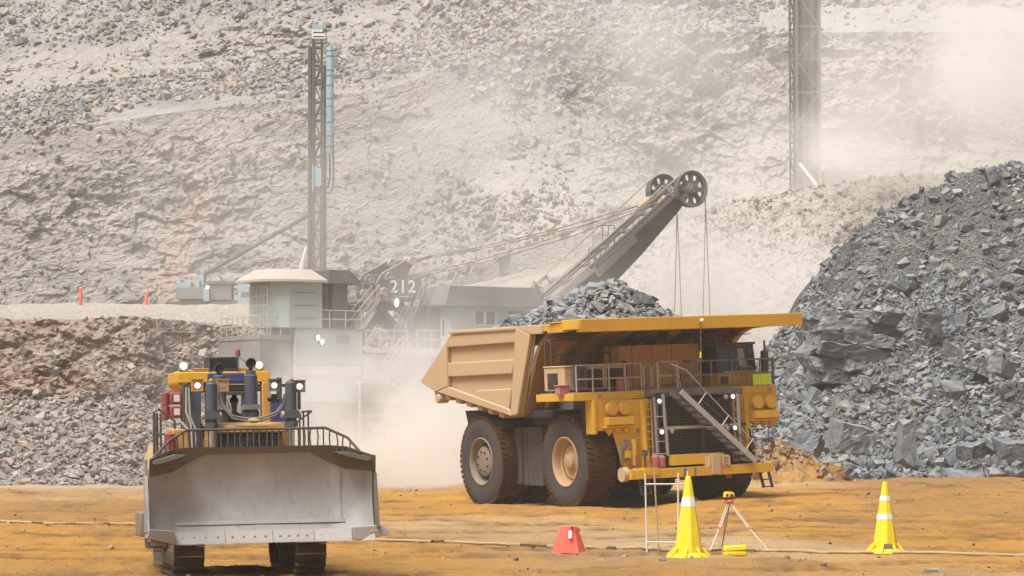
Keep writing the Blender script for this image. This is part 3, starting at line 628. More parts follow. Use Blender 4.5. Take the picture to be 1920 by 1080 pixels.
# handrails
r=MB(); rails(r,[(.2,-4.55,5.79),(.2,-1.8,5.79)],1.05,1.4,.03,(.45,)); r.tube([(.2,-4.55,6.84),(-.3,-4.55,6.84),(-.3,-4.55,5.5)],.03,6)
r.build('handrail','darkrail',T_)
r=MB(); rails(r,[(2.06,-4.5,4.70),(2.06,-1.45,4.70)],1.08,.78,.034,(.48,)); r.build('handrail','bright',T_)
r=MB()
for y in (-1.42,-1.0):
    r.tube([(2.2,y,4.8),(2.2,y,5.55),(2.2,y+.06,5.68),(2.2,y+.28,5.68),(2.2,y+.33,5.55),(2.2,y+.33,4.8),(2.2,y,4.8)],.025,6)
r.build('gate','bright',T_)
r=MB(); rails(r,[(2.55,-.98,4.71),(2.55,-.05,4.71)],1.08,.9,.036,(.48,)); r.tube([(2.55,-.05,5.79),(2.55,.1,4.75)],.03,6); r.build('handrail','bright',T_)
for a_,c_,p_ in (((2.3,.75,4.70),(2.3,2.75,4.70),.95),((2.08,2.9,4.70),(2.08,4.95,4.70),.68),((1.9,5.0,4.70),(-.3,5.0,4.70),.75)):
    r=MB(); rails(r,[a_,c_],1.08,p_,.034,(.48,)); r.build('handrail','steel',T_)
r=MB()
r.tube([(2.10,3.35,4.75),(2.10,3.35,5.4),(2.10,3.5,5.5),(2.10,3.8,5.5),(2.10,3.9,5.4),(2.10,3.9,4.75)],.026,6); r.build('grab_rail','steel',T_)
# cab
c=MB(); cabp=[(-.45,4.71),(1.34,4.71),(1.40,5.30),(1.22,6.40),(-.45,6.40)]
c.prism(cabp,1,2.68,4.55,1); c.bx(-.52,1.30,2.62,4.61,6.40,6.50,1)
c.bx(-.43,1.42,2.66,4.57,4.712,5.24,0); c.bx(1.34,1.46,2.9,4.5,5.24,5.32,2); c.bx(1.42,1.5,2.75,3.1,4.8,5.1,1)
c.bx(.2,.35,3.2,3.5,6.5,6.58,1); c.cyl((.3,4.0,6.5),(.3,4.0,6.62),.07,10,1); c.cyl((.0,4.25,6.5),(.0,4.25,6.66),.04,8,1); c.cyl((-.1,4.35,6.5),(-.1,4.35,6.6),.05,8,1)
cab=c.build('cab',['yellow','cabdark','sand'],T_,.02)
def quad(name,pts,mat,parent,th=.02,nrm=(1,0,0)):
    q=MB(); nv=Vector(nrm).normalized()*th; a=[Vector(p) for p in pts]
    q.add(a+[p+nv for p in a],[(0,1,2,3),(4,7,6,5)]+[(i,(i+1)%4,(i+1)%4+4,i+4) for i in range(4)]); return q.build(name,mat,parent,0,0)
fx=lambda z: 1.40+(z-5.30)*(1.22-1.40)/1.10
quad('windscreen',[(fx(5.38),2.80,5.38),(fx(5.38),4.44,5.38),(fx(6.32),4.40,6.32),(fx(6.32),2.84,6.32)],'cabglass',cab,.015,(1,0,.16))
quad('window',[(-.35,2.66,5.35),(.55,2.66,5.35),(.5,2.66,6.3),(-.35,2.66,6.3)],'cabglass',cab,.02,(0,-1,0)); quad('window',[(.65,2.66,5.35),(1.25,2.66,5.35),(1.1,2.66,6.3),(.62,2.66,6.3)],'cabglass',cab,.02,(0,-1,0))
b_=MB(); b_.bx(1.285,1.30,3.72,4.02,5.45,6.22); quad('blind',[(fx(5.5)+.02,3.72,5.5),(fx(5.5)+.02,4.02,5.5),(fx(6.24)+.02,4.02,6.24),(fx(6.24)+.02,3.72,6.24)],'glassgreen',cab,.004,(1,0,.16))
for pts_ in ([(1.42,3.3,5.36),(1.32,3.3,6.3)],[(1.43,4.2,5.36),(1.33,4.2,6.3)]):
    q=MB(); q.tube(pts_,.02,6); q.build('wiper','black',cab)
q=MB(); q.bx(1.7,1.85,4.60,4.78,5.15,6.05); q.tube([(1.75,4.68,4.7),(1.75,4.68,6.15)],.025,6); q.build('mirror','cabdark',T_,.02)
q=MB(); q.tube([(1.2,5.12,4.7),(1.2,5.12,6.55)],.045,8); q.tube([(.9,5.3,5.0),(.9,5.3,6.1),(1.2,5.2,6.2)],.03,6); q.bx(1.05,1.2,5.0,5.3,5.2,6.1); q.build('mirror','darkrail',T_,.01)
q=MB(); q.bx(2.16,2.19,3.84,4.74,4.70,5.16); q.build('sign','lime',T_,.01)
q=MB(); q.tube([(3.74,.30,4.45),(3.74,.42,7.34)],.028,8); q.beam((2.5,.30,5.22),(3.76,.32,5.22),.10,.12); q.beam((2.5,.33,5.79),(3.76,.35,5.79),.10,.12); q.tube([(3.74,.345,5.9),(3.74,.36,6.15)],.036,8,1); q.ball((3.76,.48,7.40),.09,8,2); q.build('beacon_pole',['darkrail','coneyellow','white'],T_)
for (x,y,z) in ((1.75,-2.28,4.70),(2.95,-1.50,1.56)):
    q=MB(); q.lathe([(.15,0),(.17,.03),(.17,.44),(.10,.52),(.05,.54),(.05,.6)],(x,y,z),(0,0,1),16); q.lathe([(.15,0),(.17,.03),(.17,.40),(.10,.47),(.05,.5)],(x,y+.3,z),(0,0,1),16); q.tube([(x,y,z+.58),(x+.12,y,z+.5),(x+.16,y,z+.2)],.02,6); q.build('fire_extinguisher','pink',T_)
# radiator with its mesh guard
q=MB(); q.bx(1.9,2.02,-.95,3.25,1.75,4.36); gr=q.build('radiator','grille',T_)
q=MB()
for k in range(36):
    y=-.88+k*.115; q.bx(2.46,2.474,y-.010,y+.010,1.9,4.3)
for k in range(21):
    z=1.94+k*.115; q.bx(2.474,2.486,-.9,3.2,z-.010,z+.010)
q.bx(2.40,2.455,-.95,3.25,3.05,3.19); q.bx(2.40,2.455,1.1,1.2,2.0,4.3)
q.build('guard_mesh','darkrail',gr)
q=MB(); q.beam((2.9,-.99,4.5),(2.9,-.86,2.02),.11,.09); q.beam((2.9,2.57,4.4),(2.9,2.64,1.75),.11,.09); q.beam((2.86,-.92,3.12),(2.86,2.6,3.12),.13,.12); q.beam((2.7,-1.28,4.4),(2.7,-1.22,1.75),.09,.06,0)
for k in range(5): q.beam((2.7,-1.25,2.1+k*.5),(2.85,-.93,2.1+k*.5),.05,.04)
q.build('grille_frame','bright',T_,.01)
q=MB(); q.bx(2.3,2.55,-1.32,-1.0,1.7,4.35); q.bx(2.2,2.4,2.75,3.0,1.7,4.35); q.build('grille_frame','steel',T_,.01)
# headlights
for (y,z,x,on) in ((-1.20,4.22,2.95,1),(-1.14,2.98,2.95,1),(2.32,4.28,2.95,1),(2.36,3.0,2.95,1),(2.02,4.28,2.92,0),(2.05,3.0,2.92,0),(-.62,3.0,2.92,2)):
    q=MB(); rr=.11 if on==1 else .10; q.lathe([(rr*.7,-.16),(rr+.02,-.05),(rr+.03,.0),(rr,.012)],(x,y,z),(1,0,0),18); hl=q.build('headlight','cabdark',T_)
    q=MB(); q.lathe([(rr*.97,.0),(rr*.8,.02),(rr*.3,.03),(.01,.035)],(x+.012,y,z),(1,0,0),18); q.build('lens',{1:'reflect',0:'lampoff',2:'rim'}[on],hl)
    if on==1: q=MB(); q.lathe([(rr*.62,.0),(rr*.5,.03),(.01,.04)],(x+.04,y,z),(1,0,0),18); q.build('bulb','lamp',hl)
# diagonal stair
s=MB(); a0,a1=Vector((2.75,-.50,4.58)),Vector((3.05,2.78,1.62))
for dx in (-.02,.75): s.beam(a0+Vector((dx-.25,0,0)),a1+Vector((dx-.25,0,0)),.07,.24,0 if dx>0 else 1,(1,0,0)) if False else s.beam(a0+Vector((dx,0,0)),a1+Vector((dx,0,0)),.07,.22,0 if dx>0 else 1)
for k in range(11):
    p=a0.lerp(a1,(k+.6)/11.2); s.bx(p.x+.02,p.x+.72,p.y-.17,p.y+.10,p.z-.13,p.z-.10,1); s.bx(p.x+.02,p.x+.72,p.y+.09,p.y+.11,p.z-.24,p.z-.10,1)
s.build('stair',['bright','steel'],T_,.005)
s=MB(); up=Vector((0,.62,.72)); f0=a0+Vector((.76,.1,0)); f1=a1+Vector((.76,-.1,0))
s.tube([f0+Vector((0,-.55,1.12)),f0+Vector((0,.18,.85)),f0.lerp(f1,.5)+up*.68,f1+up*.62,f1+Vector((0,.62,.2)),f1+Vector((0,.3,-.05))],.026,6)
for t in (.2,.52,.86): s.tube([f0.lerp(f1,t),f0.lerp(f1,t)+up*.72],.03,6)
s.build('handrail','bright',T_)
s=MB(); s.tube([a0+Vector((0,-.5,1.2)),a0.lerp(a1,.5)+up*.72,a1+up*.7],.022,6); s.build('handrail','darkrail',T_)
# air cleaners, left and right of the nose
for ys,sx in (((-3.10,-2.53),1),((3.88,4.52),-1)):
    c0=(ys[0]+ys[1])/2
    q=MB(); q.bx(1.7,2.22,c0-.95+.05*sx,c0+.62+.1,3.12,4.36); q.bx(2.22,2.62,c0-.60,c0+.62,3.34,3.66); q.bx(2.0,2.5,c0-.66,c0+.66,3.22,3.33)
    if sx>0: q.bx(1.65,2.3,c0-1.08,c0-.93,3.0,4.36)
    for dy in (-.40,0,.4): q.lathe([(.17,0),(.17,-.10),(.10,-.2),(.05,-.22),(.05,-.3)],(2.3,c0+dy,3.22),(0,0,1),12)
    ac=q.build('air_cleaner','yellow',T_,.02)
    for y in ys:
        q=MB(); q.lathe([(.255,-.22),(.255,-.06),(.285,-.06),(.285,0),(.27,.012),(.262,.0),(.25,.03),(.02,.045)],(2.50,y,4.0),(1,.10,0),28); q.build('filter_drum','yellow',ac)
# nose panels and bumper
q=MB(); q.prism([(-3.0,4.34),(-3.0,3.05),(-2.5,1.50),(-1.75,1.50),(-1.75,4.34)],0,2.14,2.30); q.prism([(2.25,4.34),(2.25,1.5),(2.95,1.5),(2.65,2.5),(2.5,4.34)],1,-1.80,-1.66)
q.bx(2.3,2.42,-1.72,-1.36,1.56,4.34); q.build('nose_panel','yellow',T_,.02); q=MB(); q.prism([(2.75,4.34),(2.75,1.6),(3.35,1.6),(3.5,2.4),(3.55,3.1),(3.55,4.34)],0,2.1,2.26)
q.build('nose_panel','yellow',T_,.02)
q=MB()
for y in (-1.64,-1.36): q.tube([(2.6,y,1.6),(2.55,y,4.3)],.035,6)
for k in range(9): q.tube([(2.58,-1.64,1.8+k*.3),(2.58,-1.36,1.8+k*.3)],.025,6)
q.build('ladder','yellow_dirty',T_)
q=MB()
for y in (2.62,2.9): q.beam((2.55,y,2.3),(2.5,y,4.3),.07,.05)
for k in range(5): q.bx(2.5,2.58,2.6,2.92,2.5+k*.4,2.62+k*.4)
q.build('ladder','yellow_dirty',T_)
q=MB(); q.bx(2.5,3.55,-3.0,3.72,1.16,1.52); q.bx(2.7,3.62,-2.42,-1.75,1.3,1.58); q.cyl((3.1,-3.2,1.36),(3.1,-2.95,1.36),.29,24,1); q.bx(2.9,3.3,3.6,3.95,1.2,1.5)
q.bx(2.85,3.2,-.80,1.62,1.62,2.04); q.bx(2.9,3.58,.7,1.6,1.52,1.95,1); q.bx(3.5,3.66,.78,1.15,1.2,2.0,1); q.bx(3.5,3.64,1.3,1.36,1.5,1.9,1); q.bx(3.5,3.64,1.58,1.64,1.5,1.9,1)
for z in (1.6,1.75,1.88): q.bx(3.52,3.62,1.3,1.64,z-.025,z+.025,1)
q.bx(3.55,3.558,-.55,-.40,1.16,1.51,2); q.bx(3.55,3.558,-.05,.05,1.16,1.51,2)
q.build('bumper',['yellow','sand','steel'],T_,.02)
q=MB(); q.cyl((2.9,-.2,1.3),(2.9,-.2,1.0),.12,12); q.cyl((2.9,2.0,1.3),(2.9,2.0,.98),.12,12); q.build('tow_hook','pink',T_)
# boarding ladders hanging from the bumper ends
for y,sg in ((-2.45,1),(3.35,-1)):
    q=MB()
    for dy in (0,.42): q.beam((3.15,y+dy,1.2),(3.35,y+dy+.05,.52),.14,.04)
    for z,x in ((.56,3.33),(.85,3.25)): q.bx(x-.12,x+.12,y,y+.45,z-.02,z+.02)
    q.build('boarding_ladder','darkrail',T_)
q=MB()
for p in ([(3.1,2.9,1.5),(3.1,2.9,2.3),(3.1,3.3,2.5),(3.1,3.9,2.5)],[(3.1,3.2,1.5),(3.1,3.2,2.5),(3.1,3.1,2.9)],[(3.1,3.55,1.5),(3.1,3.55,2.2),(3.1,3.9,2.4),(3.1,3.9,3.1),(3.1,3.1,3.15)],[(2.9,4.0,1.6),(3.3,4.0,2.2)],[(3.1,2.9,2.9),(3.1,3.6,2.9)]): q.tube(p,.025,6)
q.cyl((3.3,3.95,2.1),(3.3,3.95,2.4),.09,10); q.build('grab_rail','darkrail',T_)
q=MB()
for k in range(9):
    y=-2.75+.09*k; q.tube([(2.36,y,1.7+.05*k),(2.5,y-.15,2.2+.1*(k%4)),(2.45,y,2.6+.08*(k%3)),(2.34,y+.1,2.7)],.022,6)
q.cyl((2.42,-2.15,1.7),(2.42,-2.15,2.75),.14,14,1); q.bx(2.35,2.6,-2.62,-2.4,2.0,2.3,1); q.bx(2.32,2.36,-1.95,-1.83,3.0,3.15)
q.build('hose_bundle',['hose','yellow'],T_)
q=MB(); q.tube([(2.9,-1.95,1.5),(3.0,-2.0,2.1)],.05,8); q.cyl((3.0,-2.0,2.05),(3.0,-2.0,2.3),.12,10); q.tube([(2.8,-2.3,2.1),(2.9,-2.3,1.0),(3.0,-2.1,.95)],.03,6); q.build('grab_rail','darkrail',T_)
# tanks between the wheels, flaps, exhaust
q=MB(); q.bx(-4.75,-2.7,-3.5,-2.0,.85,3.3); q.bx(-4.85,-4.3,-3.62,-3.4,.9,3.25); q.bx(-4.0,-3.9,-3.56,-3.45,.9,3.3); q.build('fuel_tank','tank',T_,.06); q=MB(); q.bx(-4.75,-2.7,2.0,3.5,.85,3.3); q.build('hydraulic_tank','tank',T_,.06)
q=MB(); q.prism([(-8.2,4.05),(-5.0,3.55),(-4.9,3.2),(-5.4,3.15),(-7.9,3.25)],1,-4.1,-1.8); q.build('mud_flap','frame',T_,.02); q=MB(); q.prism([(-8.2,4.05),(-5.0,3.55),(-4.9,3.2),(-5.4,3.15),(-7.9,3.25)],1,1.8,4.1); q.build('mud_flap','frame',T_,.02)
q=MB(); q.bx(1.25,1.75,-3.85,-3.2,2.9,4.36); q.build('mud_flap','frame',T_,.02); q=MB(); q.bx(1.25,1.75,3.2,3.85,2.9,4.36); q.build('mud_flap','frame',T_,.02)
q=MB(); q.tube([(-2.2,-2.6,4.25),(-2.9,-2.9,4.22),(-3.5,-3.05,4.05),(-4.25,-3.1,3.9)],[.22,.22,.22,.24],16); q.tube([(-4.2,-3.1,3.91),(-4.27,-3.1,3.897)],.20,16,1); q.bx(-3.0,-1.0,-2.9,-1.5,3.9,4.3); q.build('exhaust',['shovelgrey','black'],T_)
# the load: heaped stone
bpy.context.view_layer.update(); TM=T_.matrix_world.copy()
def heap(x,y):
    r=np.sqrt((np.where(x<-1.0,(x+1.0)/9.8,(x+1.0)/3.7))**2+((y+1.0)/3.4)**2)
    return 7.0+2.15*np.clip(1-r**1.1,-.05,1)+.18*fbm(x*.6,y*.6,0,3,161)
xs=np.linspace(-10.6,1.7,60); ys=np.linspace(-4.25,4.25,44); X,Y=np.meshgrid(xs,ys); Z=heap(X,Y)-.12
W=np.stack([X,Y,Z],-1).reshape(-1,3)@np.array(TM.to_3x3()).T+np.array(TM.translation)
W=W.reshape(X.shape+(3,)); tag(grid_mesh('rock_load',W[...,0],W[...,1],W[...,2],MR,{'ground_kind':np.stack([.2+0*X,0*X,.1+0*X],-1)}),'heap of fine grey rubble filling the haul truck body under the broken rocks','rock load',kind='stuff')
def heap_pts(n):
    x=rng.uniform(-10.4,2.4,n*2); y=rng.uniform(-4.2,2.3,n*2); k=(np.where(x<-1,(x+1)/9.5,(x+1)/3.5)**2+((y+1.0)/3.3)**2)<1; x,y=x[k][:n],y[k][:n]
    return np.stack([x,y,heap(x,y)],-1)@np.array(TM.to_3x3()).T+np.array(TM.translation)
P=heap_pts(3000); h1=stones(P,powsize(len(P),.06,.26,2.1),.45,.05); P=heap_pts(60); h2=stones(P,powsize(len(P),.22,.5,2.2),.35,.0)
load={k:np.concatenate([h1[k],h2[k]]) for k in h1}; load['t']=np.clip(load['t']+.3,0,1.1)
# ------------------------------------------------------------------ stones as single objects: the 300 that show largest, the rest in one piece per heap
cand=[]
for nm,d in (('mound',mound),('load',load),('talus',talus),('scree',scree)):
    q,sc=vis(d['P']); size=d['s']*sc; ok=(q[:,0]>-5)&(q[:,0]<1925)&(q[:,1]>-5)&(q[:,1]<1085)
    if nm=='mound': ok&=~((q[:,0]<1455)&(q[:,1]>640)); ok&=~((q[:,0]<1500)&(q[:,1]>590)&(q[:,1]<606))
    if nm=='load': ok&=(d['P'][:,2]>7.6)
    if nm in('talus','scree'): ok&=False
    for i in np.where(ok)[0]: cand.append((size[i],nm,i))
cand.sort(reverse=True); cand=cand[:296]
pick={'mound':[], 'load':[]}
for s_,nm,i in cand: pick[nm].append(i)
RM=[]
for k,(v,f) in enumerate(ROCKS):
    v,f=rough(v,f,k); me=bpy.data.meshes.new('rock'); me.from_pydata([tuple(p) for p in v],[],[tuple(t) for t in f]); me.materials.append(MRK); RM.append(me)
protos=[bpy.data.objects.new('rock',me) for me in RM]
for nm,d,lab,grp in (('mound',mound,'angular blue grey rock lying loose on the tall rubble mound behind the truck','rocks on the grey rubble mound'),('load',load,'broken grey rock heaped in the tipping body of the haul truck','rocks heaped on the haul truck')):
    for i in pick[nm]:
        o=protos[d['k'][i]].copy(); COL.objects.link(o); o.matrix_world=Matrix.Translation(d['P'][i])@Matrix(d['R'][i]).to_4x4()@Matrix.Scale(d['s'][i],4)
        o.color=(d['t'][i],d['w'][i],0,1); tag(o,lab,'rock',grp)
    keep=np.ones(len(d['s']),bool); keep[pick[nm]]=False
    if nm=='mound': tag(merged('rubble',sub(d,keep),MRK),'smaller broken grey stones covering the tall rubble mound on the right','rubble')
    else: tag(merged('load_rubble',sub(d,keep),MRK),'smaller broken stones heaped in the haul truck body','rubble')
tag(merged('scree',scree,MSC),'loose broken stone lying on the slopes of the pit wall','scree')
tag(merged('talus',talus,MTL),'broken stone fallen to the foot of the lower bench','rubble')
def slab(seed,dims,amp=.05,cuts=9):
    """a broken slab: a finely cut box pulled out of true, its faces chipped and stepped"""
    r=np.random.default_rng(seed); b=bmesh.new(); bmesh.ops.create_cube(b,size=2); bmesh.ops.subdivide_edges(b,edges=b.edges,cuts=cuts,use_grid_fill=True); bmesh.ops.triangulate(b,faces=b.faces)
    p=np.array([q.co[:] for q in b.verts]); b.verts.index_update(); f=[[q.index for q in t.verts] for t in b.faces]; b.free()
    c=r.uniform(-.22,.22,(8,3)); k=0; o=0*p
    for x in(-1,1):
        for y in(-1,1):
            for z in(-1,1):
                w=(1+x*p[:,0])*(1+y*p[:,1])*(1+z*p[:,2])/8; o+=w[:,None]*c[k]; k+=1
    p=(p+o)*np.array(dims); e=np.linalg.norm(p/np.array(dims),axis=1)[:,None]; p=p*(1-.05*np.clip(e-1.2,0,1))
    q=p*1.6+seed*3.1; cv,_=cell(q[:,0]*1.3,q[:,1]*1.3,q[:,2]*1.3,seed)
    d=np.stack([fbm(q[:,0],q[:,1],q[:,2],4,seed+i) for i in range(3)],-1)*amp*1.6+(cv-.5)[:,None]*amp*np.sign(p)
    return p+d,f
for (px,py,D,hl,k,sc_,rot,lab) in (
    (1699,830,171.6,1.35,4,(1,.40,.36),(.0,-1.50,.35),'tall grey slab standing on end at the foot of the rubble mound'),
    (1592,820,172.5,1.2,1,(1,.8,.8),(.1,.15,.4),'large rounded grey boulder left of the standing slab'),
    (1905,845,172,1.35,3,(1,.6,.40),(.1,.08,.2),'long dark grey block lying at the right edge under the rubble mound'),
    (1822,846,173,.9,5,(1,.8,.55),(.1,-.2,.8),'broad pale topped boulder between the standing slab and the long dark block'),
    (1515,836,171,.95,2,(1,.8,.8),(.3,.2,1.2),'pale grey blocky rock beside the heap of orange soil'),
    (1740,605,186,.85,0,(1,.7,.75),(.1,.1,.2),'big dark rock jutting from the middle of the rubble mound'),
    (1880,690,181,.8,7,(1,.75,.7),(.1,.3,.8),'broad grey rock two thirds up the right side of the rubble mound')):
    v,f=slab(k+40,np.array(sc_)*(.85 if k in(3,4) else .8),.05 if k in(3,4) else .08); me=bpy.data.meshes.new('boulder'); me.from_pydata([tuple(p) for p in v],[],[tuple(t) for t in f]); me.materials.append(MRK)
    o=bpy.data.objects.new('boulder',me); COL.objects.link(o); o.location=at(px,py,D); o.scale=(hl,)*3; o.rotation_euler=rot; o.color=((.35 if 'dark' in lab else .8),.2,0,1); tag(o,lab,'boulder')

V=[];Fc=[];o_=0; r_=np.random.default_rng(9)
for i,(dx,dy,dz,a,b_,c_) in enumerate(((0,0,1.35,2.5,1.6,.42),(-.5,-.1,.6,2.1,1.7,.40),(.9,-.3,.55,1.6,1.6,.36),(.1,-.25,-.15,2.7,1.8,.42),(-1.2,-.5,-.95,1.3,1.4,.38),(.4,-.55,-.9,1.2,1.4,.36),(1.7,-.4,1.9,1.1,1.2,.3),(-1.3,-.2,1.95,1.2,1.2,.35),(-.7,-.8,-1.75,1.3,1.2,.4))):
    v,f=slab(60+i,(a,b_,c_),.13,13); R=np.array(Matrix.Rotation(.10+r_.normal(0,.05),3,'Y')@Matrix.Rotation(r_.normal(.3,.15),3,'Z'))
    V+= [tuple(p) for p in v@R.T+np.array([dx,dy,dz])]; Fc+=[tuple(q+o_ for q in t) for t in f]; o_=len(V)
me=bpy.data.meshes.new('rock_ledge'); me.from_pydata(V,[],Fc); me.materials.append(MRK); o=bpy.data.objects.new('rock_ledge',me); COL.objects.link(o); pl_=at(1588,655,188); o.location=pl_; o.color=(.6,.62,0,1)
tag(o,'massive layered rock ledge high on the left flank of the rubble mound','rock ledge')
# ------------------------------------------------------------------ the bulldozer
DX=(470-960)/F_PX*64
D_=thing('bulldozer','large yellow tracked bulldozer facing us with a wide raised steel blade','bulldozer',(DX,64,0),(math.radians(1.0),0,math.radians(-77.5)))
def track(yc):
    e=bpy.data.objects.new('track',None); COL.objects.link(e); e.parent=D_
    circ=[(-.60,.58,.55),(-3.45,.58,.55),(-3.0,1.75,.45)]      # front idler, rear idler, raised sprocket: x, z, r
    pts=[]
    def arc(c,a0,a1,n):
        for i in range(n+1):
            t=math.radians(a0+(a1-a0)*i/n); pts.append((c[0]+c[2]*math.cos(t),c[1]+c[2]*math.sin(t)))
    arc(circ[0],-90,66,16); arc(circ[2],66,170,10); arc(circ[1],170,270,10)
    P=[Vector((x,0,z)) for x,z in pts]; P.append(P[0]); L=[0]
    for a,c in zip(P[:-1],P[1:]): L.append(L[-1]+(c-a).length)
    n=46; sh=MB(); rd=MB()
    for k in range(n):
        d=L[-1]*(k+.5)/n; i=max(j for j in range(len(L)) if L[j]<=d); i=min(i,len(P)-2)
        t=(d-L[i])/max(1e-6,L[i+1]-L[i]); p=P[i].lerp(P[i+1],t); tg=(P[i+1]-P[i]).normalized(); nn=Vector((tg.z,0,-tg.x))
        hw=.305; hl=L[-1]/n*.47
        def blk(u0,u1,n0,n1,y0,y1):
            vs=[p+tg*u+nn*q+Vector((0,yc+y,0)) for u in(u0,u1) for y in (y0,y1) for q in(n0,n1)]
            sh.add(vs,[(0,1,3,2),(4,6,7,5),(0,4,5,1),(2,3,7,6),(0,2,6,4),(1,5,7,3)])
        blk(-hl,hl,-.03,.015,-hw,hw); blk(-hl,-hl+.03,.015,.085,-hw,hw); blk(-hl*.9,hl*.9,-.13,-.03,-.14,-.06); blk(-hl*.9,hl*.9,-.13,-.03,.06,.14)
    sh.build('track_shoe_chain','track',e,.004)
    f=MB(); f.bx(-3.3,-.8,yc-.16,yc+.16,.42,.86); f.cyl((-3.0,yc-.2,1.75),(-3.0,yc+.2,1.75),.36,24); f.cyl((-3.0,yc-.27,1.75),(-3.0,yc+.27,1.75),.22,18)
    f.build('track_frame','trackend',e,.02)
    for x in (-.60,-3.45):
        q=MB(); q.lathe([(.40,-.10),(.42,-.08),(.42,.08),(.40,.10)],(x,yc,.58),(0,1,0),24); q.cyl((x,yc-.2,.58),(x,yc+.2,.58),.14,14); q.build('idler_wheel','trackend',e)
    for k in range(6):
        q=MB(); x=-1.05-k*.39; q.lathe([(.12,-.22),(.17,-.2),(.17,-.1),(.12,-.08),(.12,.08),(.17,.1),(.17,.2),(.12,.22)],(x,yc,.32),(0,1,0),16); q.build('track_roller','trackend',e)
for yc in (-1.20,1.26): track(yc)
q=MB(); q.bx(-3.6,-.2,-.85,.90,.75,2.2); q.bx(-2.6,-.15,-.62,.70,2.2,2.95); q.bx(-3.7,-1.2,-1.5,-.9,1.75,2.35); q.bx(-3.7,-1.2,.95,1.5,1.75,2.35); q.build('chassis','frame',D_,.03)
q=MB(); q.bx(-2.5,-.12,-.64,.72,2.72,2.98); q.prism([(-.12,2.98),(-.12,2.84),(-.02,2.86),(-.05,3.0),(-.3,3.06),(-2.5,3.06),(-2.5,2.98)],1,-.68,.84); q.bx(-.2,-.06,-.66,.76,2.0,2.44); q.bx(-2.2,-.2,-.66,-.60,2.35,2.75); q.build('hood','yellow_dirty',D_,.02)
q=MB(); q.bx(-.14,-.10,-.60,.68,2.42,2.84); q.build('grille','black',D_)
g=MB()
for k in range(7): g.bx(-.10,-.085,-.6,.68,2.45+k*.055,2.46+k*.055)
for k in (-.6,-.02,.05,.66): g.bx(-.10,-.07,k,k+.025,2.42,2.84)
g.build('grille_bars','darkrail',D_)
# blade: a curved steel mouldboard with forward-bent wings
bl=bpy.data.objects.new('blade',None); COL.objects.link(bl); bl.parent=D_
prof=[(.70,1.34),(.95,1.20),(1.2,1.09),(1.5,1.02),(1.8,1.0),(2.1,1.04),(2.35,1.12),(2.58,1.24)]
def bladepts(off,zs=None):
    ys=[(-2.16,.52),(-1.66,.02),(-1.4,0),(0,0),(1.4,0),(1.78,.02),(2.24,.52)]; out=[]
    for y,dx in ys:
        tz=2.58 if abs(y-.05)<1.5 else (2.55 if abs(y-.05)<1.9 else 2.37)
        for z,x in prof:
            zz=.70+(z-.70)*(tz-.70)/1.88; out.append((x+dx+off,y,zz))
    return out,len(ys)
a,nc=bladepts(0); c,_=bladepts(-.10); m=len(prof); q=MB(); fs=[]
for i in range(nc-1):
    for j in range(m-1): fs.append((i*m+j,(i+1)*m+j,(i+1)*m+j+1,i*m+j+1))
K=len(a); back=[tuple(x+K for x in f[::-1]) for f in fs]; rim=[]
for i in range(nc-1):
    for j in (0,m-1): rim.append((i*m+j,(i+1)*m+j,(i+1)*m+j+K,i*m+j+K))
for i in (0,nc-1):
    for j in range(m-1): rim.append((i*m+j,i*m+j+1,i*m+j+1+K,i*m+j+K))
q.add(a+c,fs+back+rim); q.build('mouldboard','blade',bl,0,50)
def bx_at(y,z):   # front surface x of the blade at (y, z)
    tz=2.58 if abs(y-.05)<1.5 else (2.55 if abs(y-.05)<1.9 else 2.37)
    zz=.70+(z-.70)*1.88/(tz-.70); x=np.interp(zz,[p[0] for p in prof],[p[1] for p in prof]); return x+float(np.interp(y,[-2.16,-1.66,-1.4,1.4,1.78,2.24],[.52,.02,0,0,.02,.52]))
def skin(name,cols,mat,th=.03,parent=bl,nz=8):
    """a plate lying on the blade front: cols = [(y, z_low, z_high)]"""
    q=MB(); V=[]
    for y,z0,z1 in cols:
        for j in range(nz): 
            z=z0+(z1-z0)*j/(nz-1); V.append((bx_at(y,z),y,z))
    n=len(cols); F=[(i*nz+j,(i+1)*nz+j,(i+1)*nz+j+1,i*nz+j+1) for i in range(n-1) for j in range(nz-1)]; K=len(V)
    R=[(i*nz+j,(i+1)*nz+j,(i+1)*nz+j+K,i*nz+j+K) for i in range(n-1) for j in (0,nz-1)]+[(i*nz+j,i*nz+j+1,i*nz+j+1+K,i*nz+j+K) for i in (0,n-1) for j in range(nz-1)]
    q.add([(x+th,y,z) for x,y,z in V]+[(x+.004,y,z) for x,y,z in V],F+[tuple(k+K for k in f[::-1]) for f in F]+R); return q.build(name,mat,parent,0,50)
skin('spill_plate',[(-2.15,2.03,2.36),(-1.9,2.06,2.46),(-1.66,2.10,2.545),(-1.4,2.24,2.575),(-1.02,2.43,2.58),(1.05,2.45,2.58),(1.4,2.27,2.575),(1.78,2.10,2.545),(2.23,2.05,2.365)],'bladedark',.022)
skin('wear_strip',[(-1.62,1.06,1.13),(0,1.06,1.13),(1.74,1.06,1.13)],'blade',.02)
skin('wear_strip',[(1.66,1.12,2.05),(1.70,1.12,2.05)],'blade',.012)
for i,(y0,y1) in enumerate(((-1.64,-.66),(-.65,.28),(.29,1.10),(1.11,1.84))):
    e=skin('cutting_edge',[(y0,.69,.93),(y1,.69,.93)],'edge',.05); q=MB()
    for k in range(4):
        y=y0+.14+(y1-y0-.28)*k/3; x=bx_at(y,.81)+.05; q.cyl((x-.02,y,.81),(x+.012,y,.807),.026,10)
    q.build('bolt','rust',e)
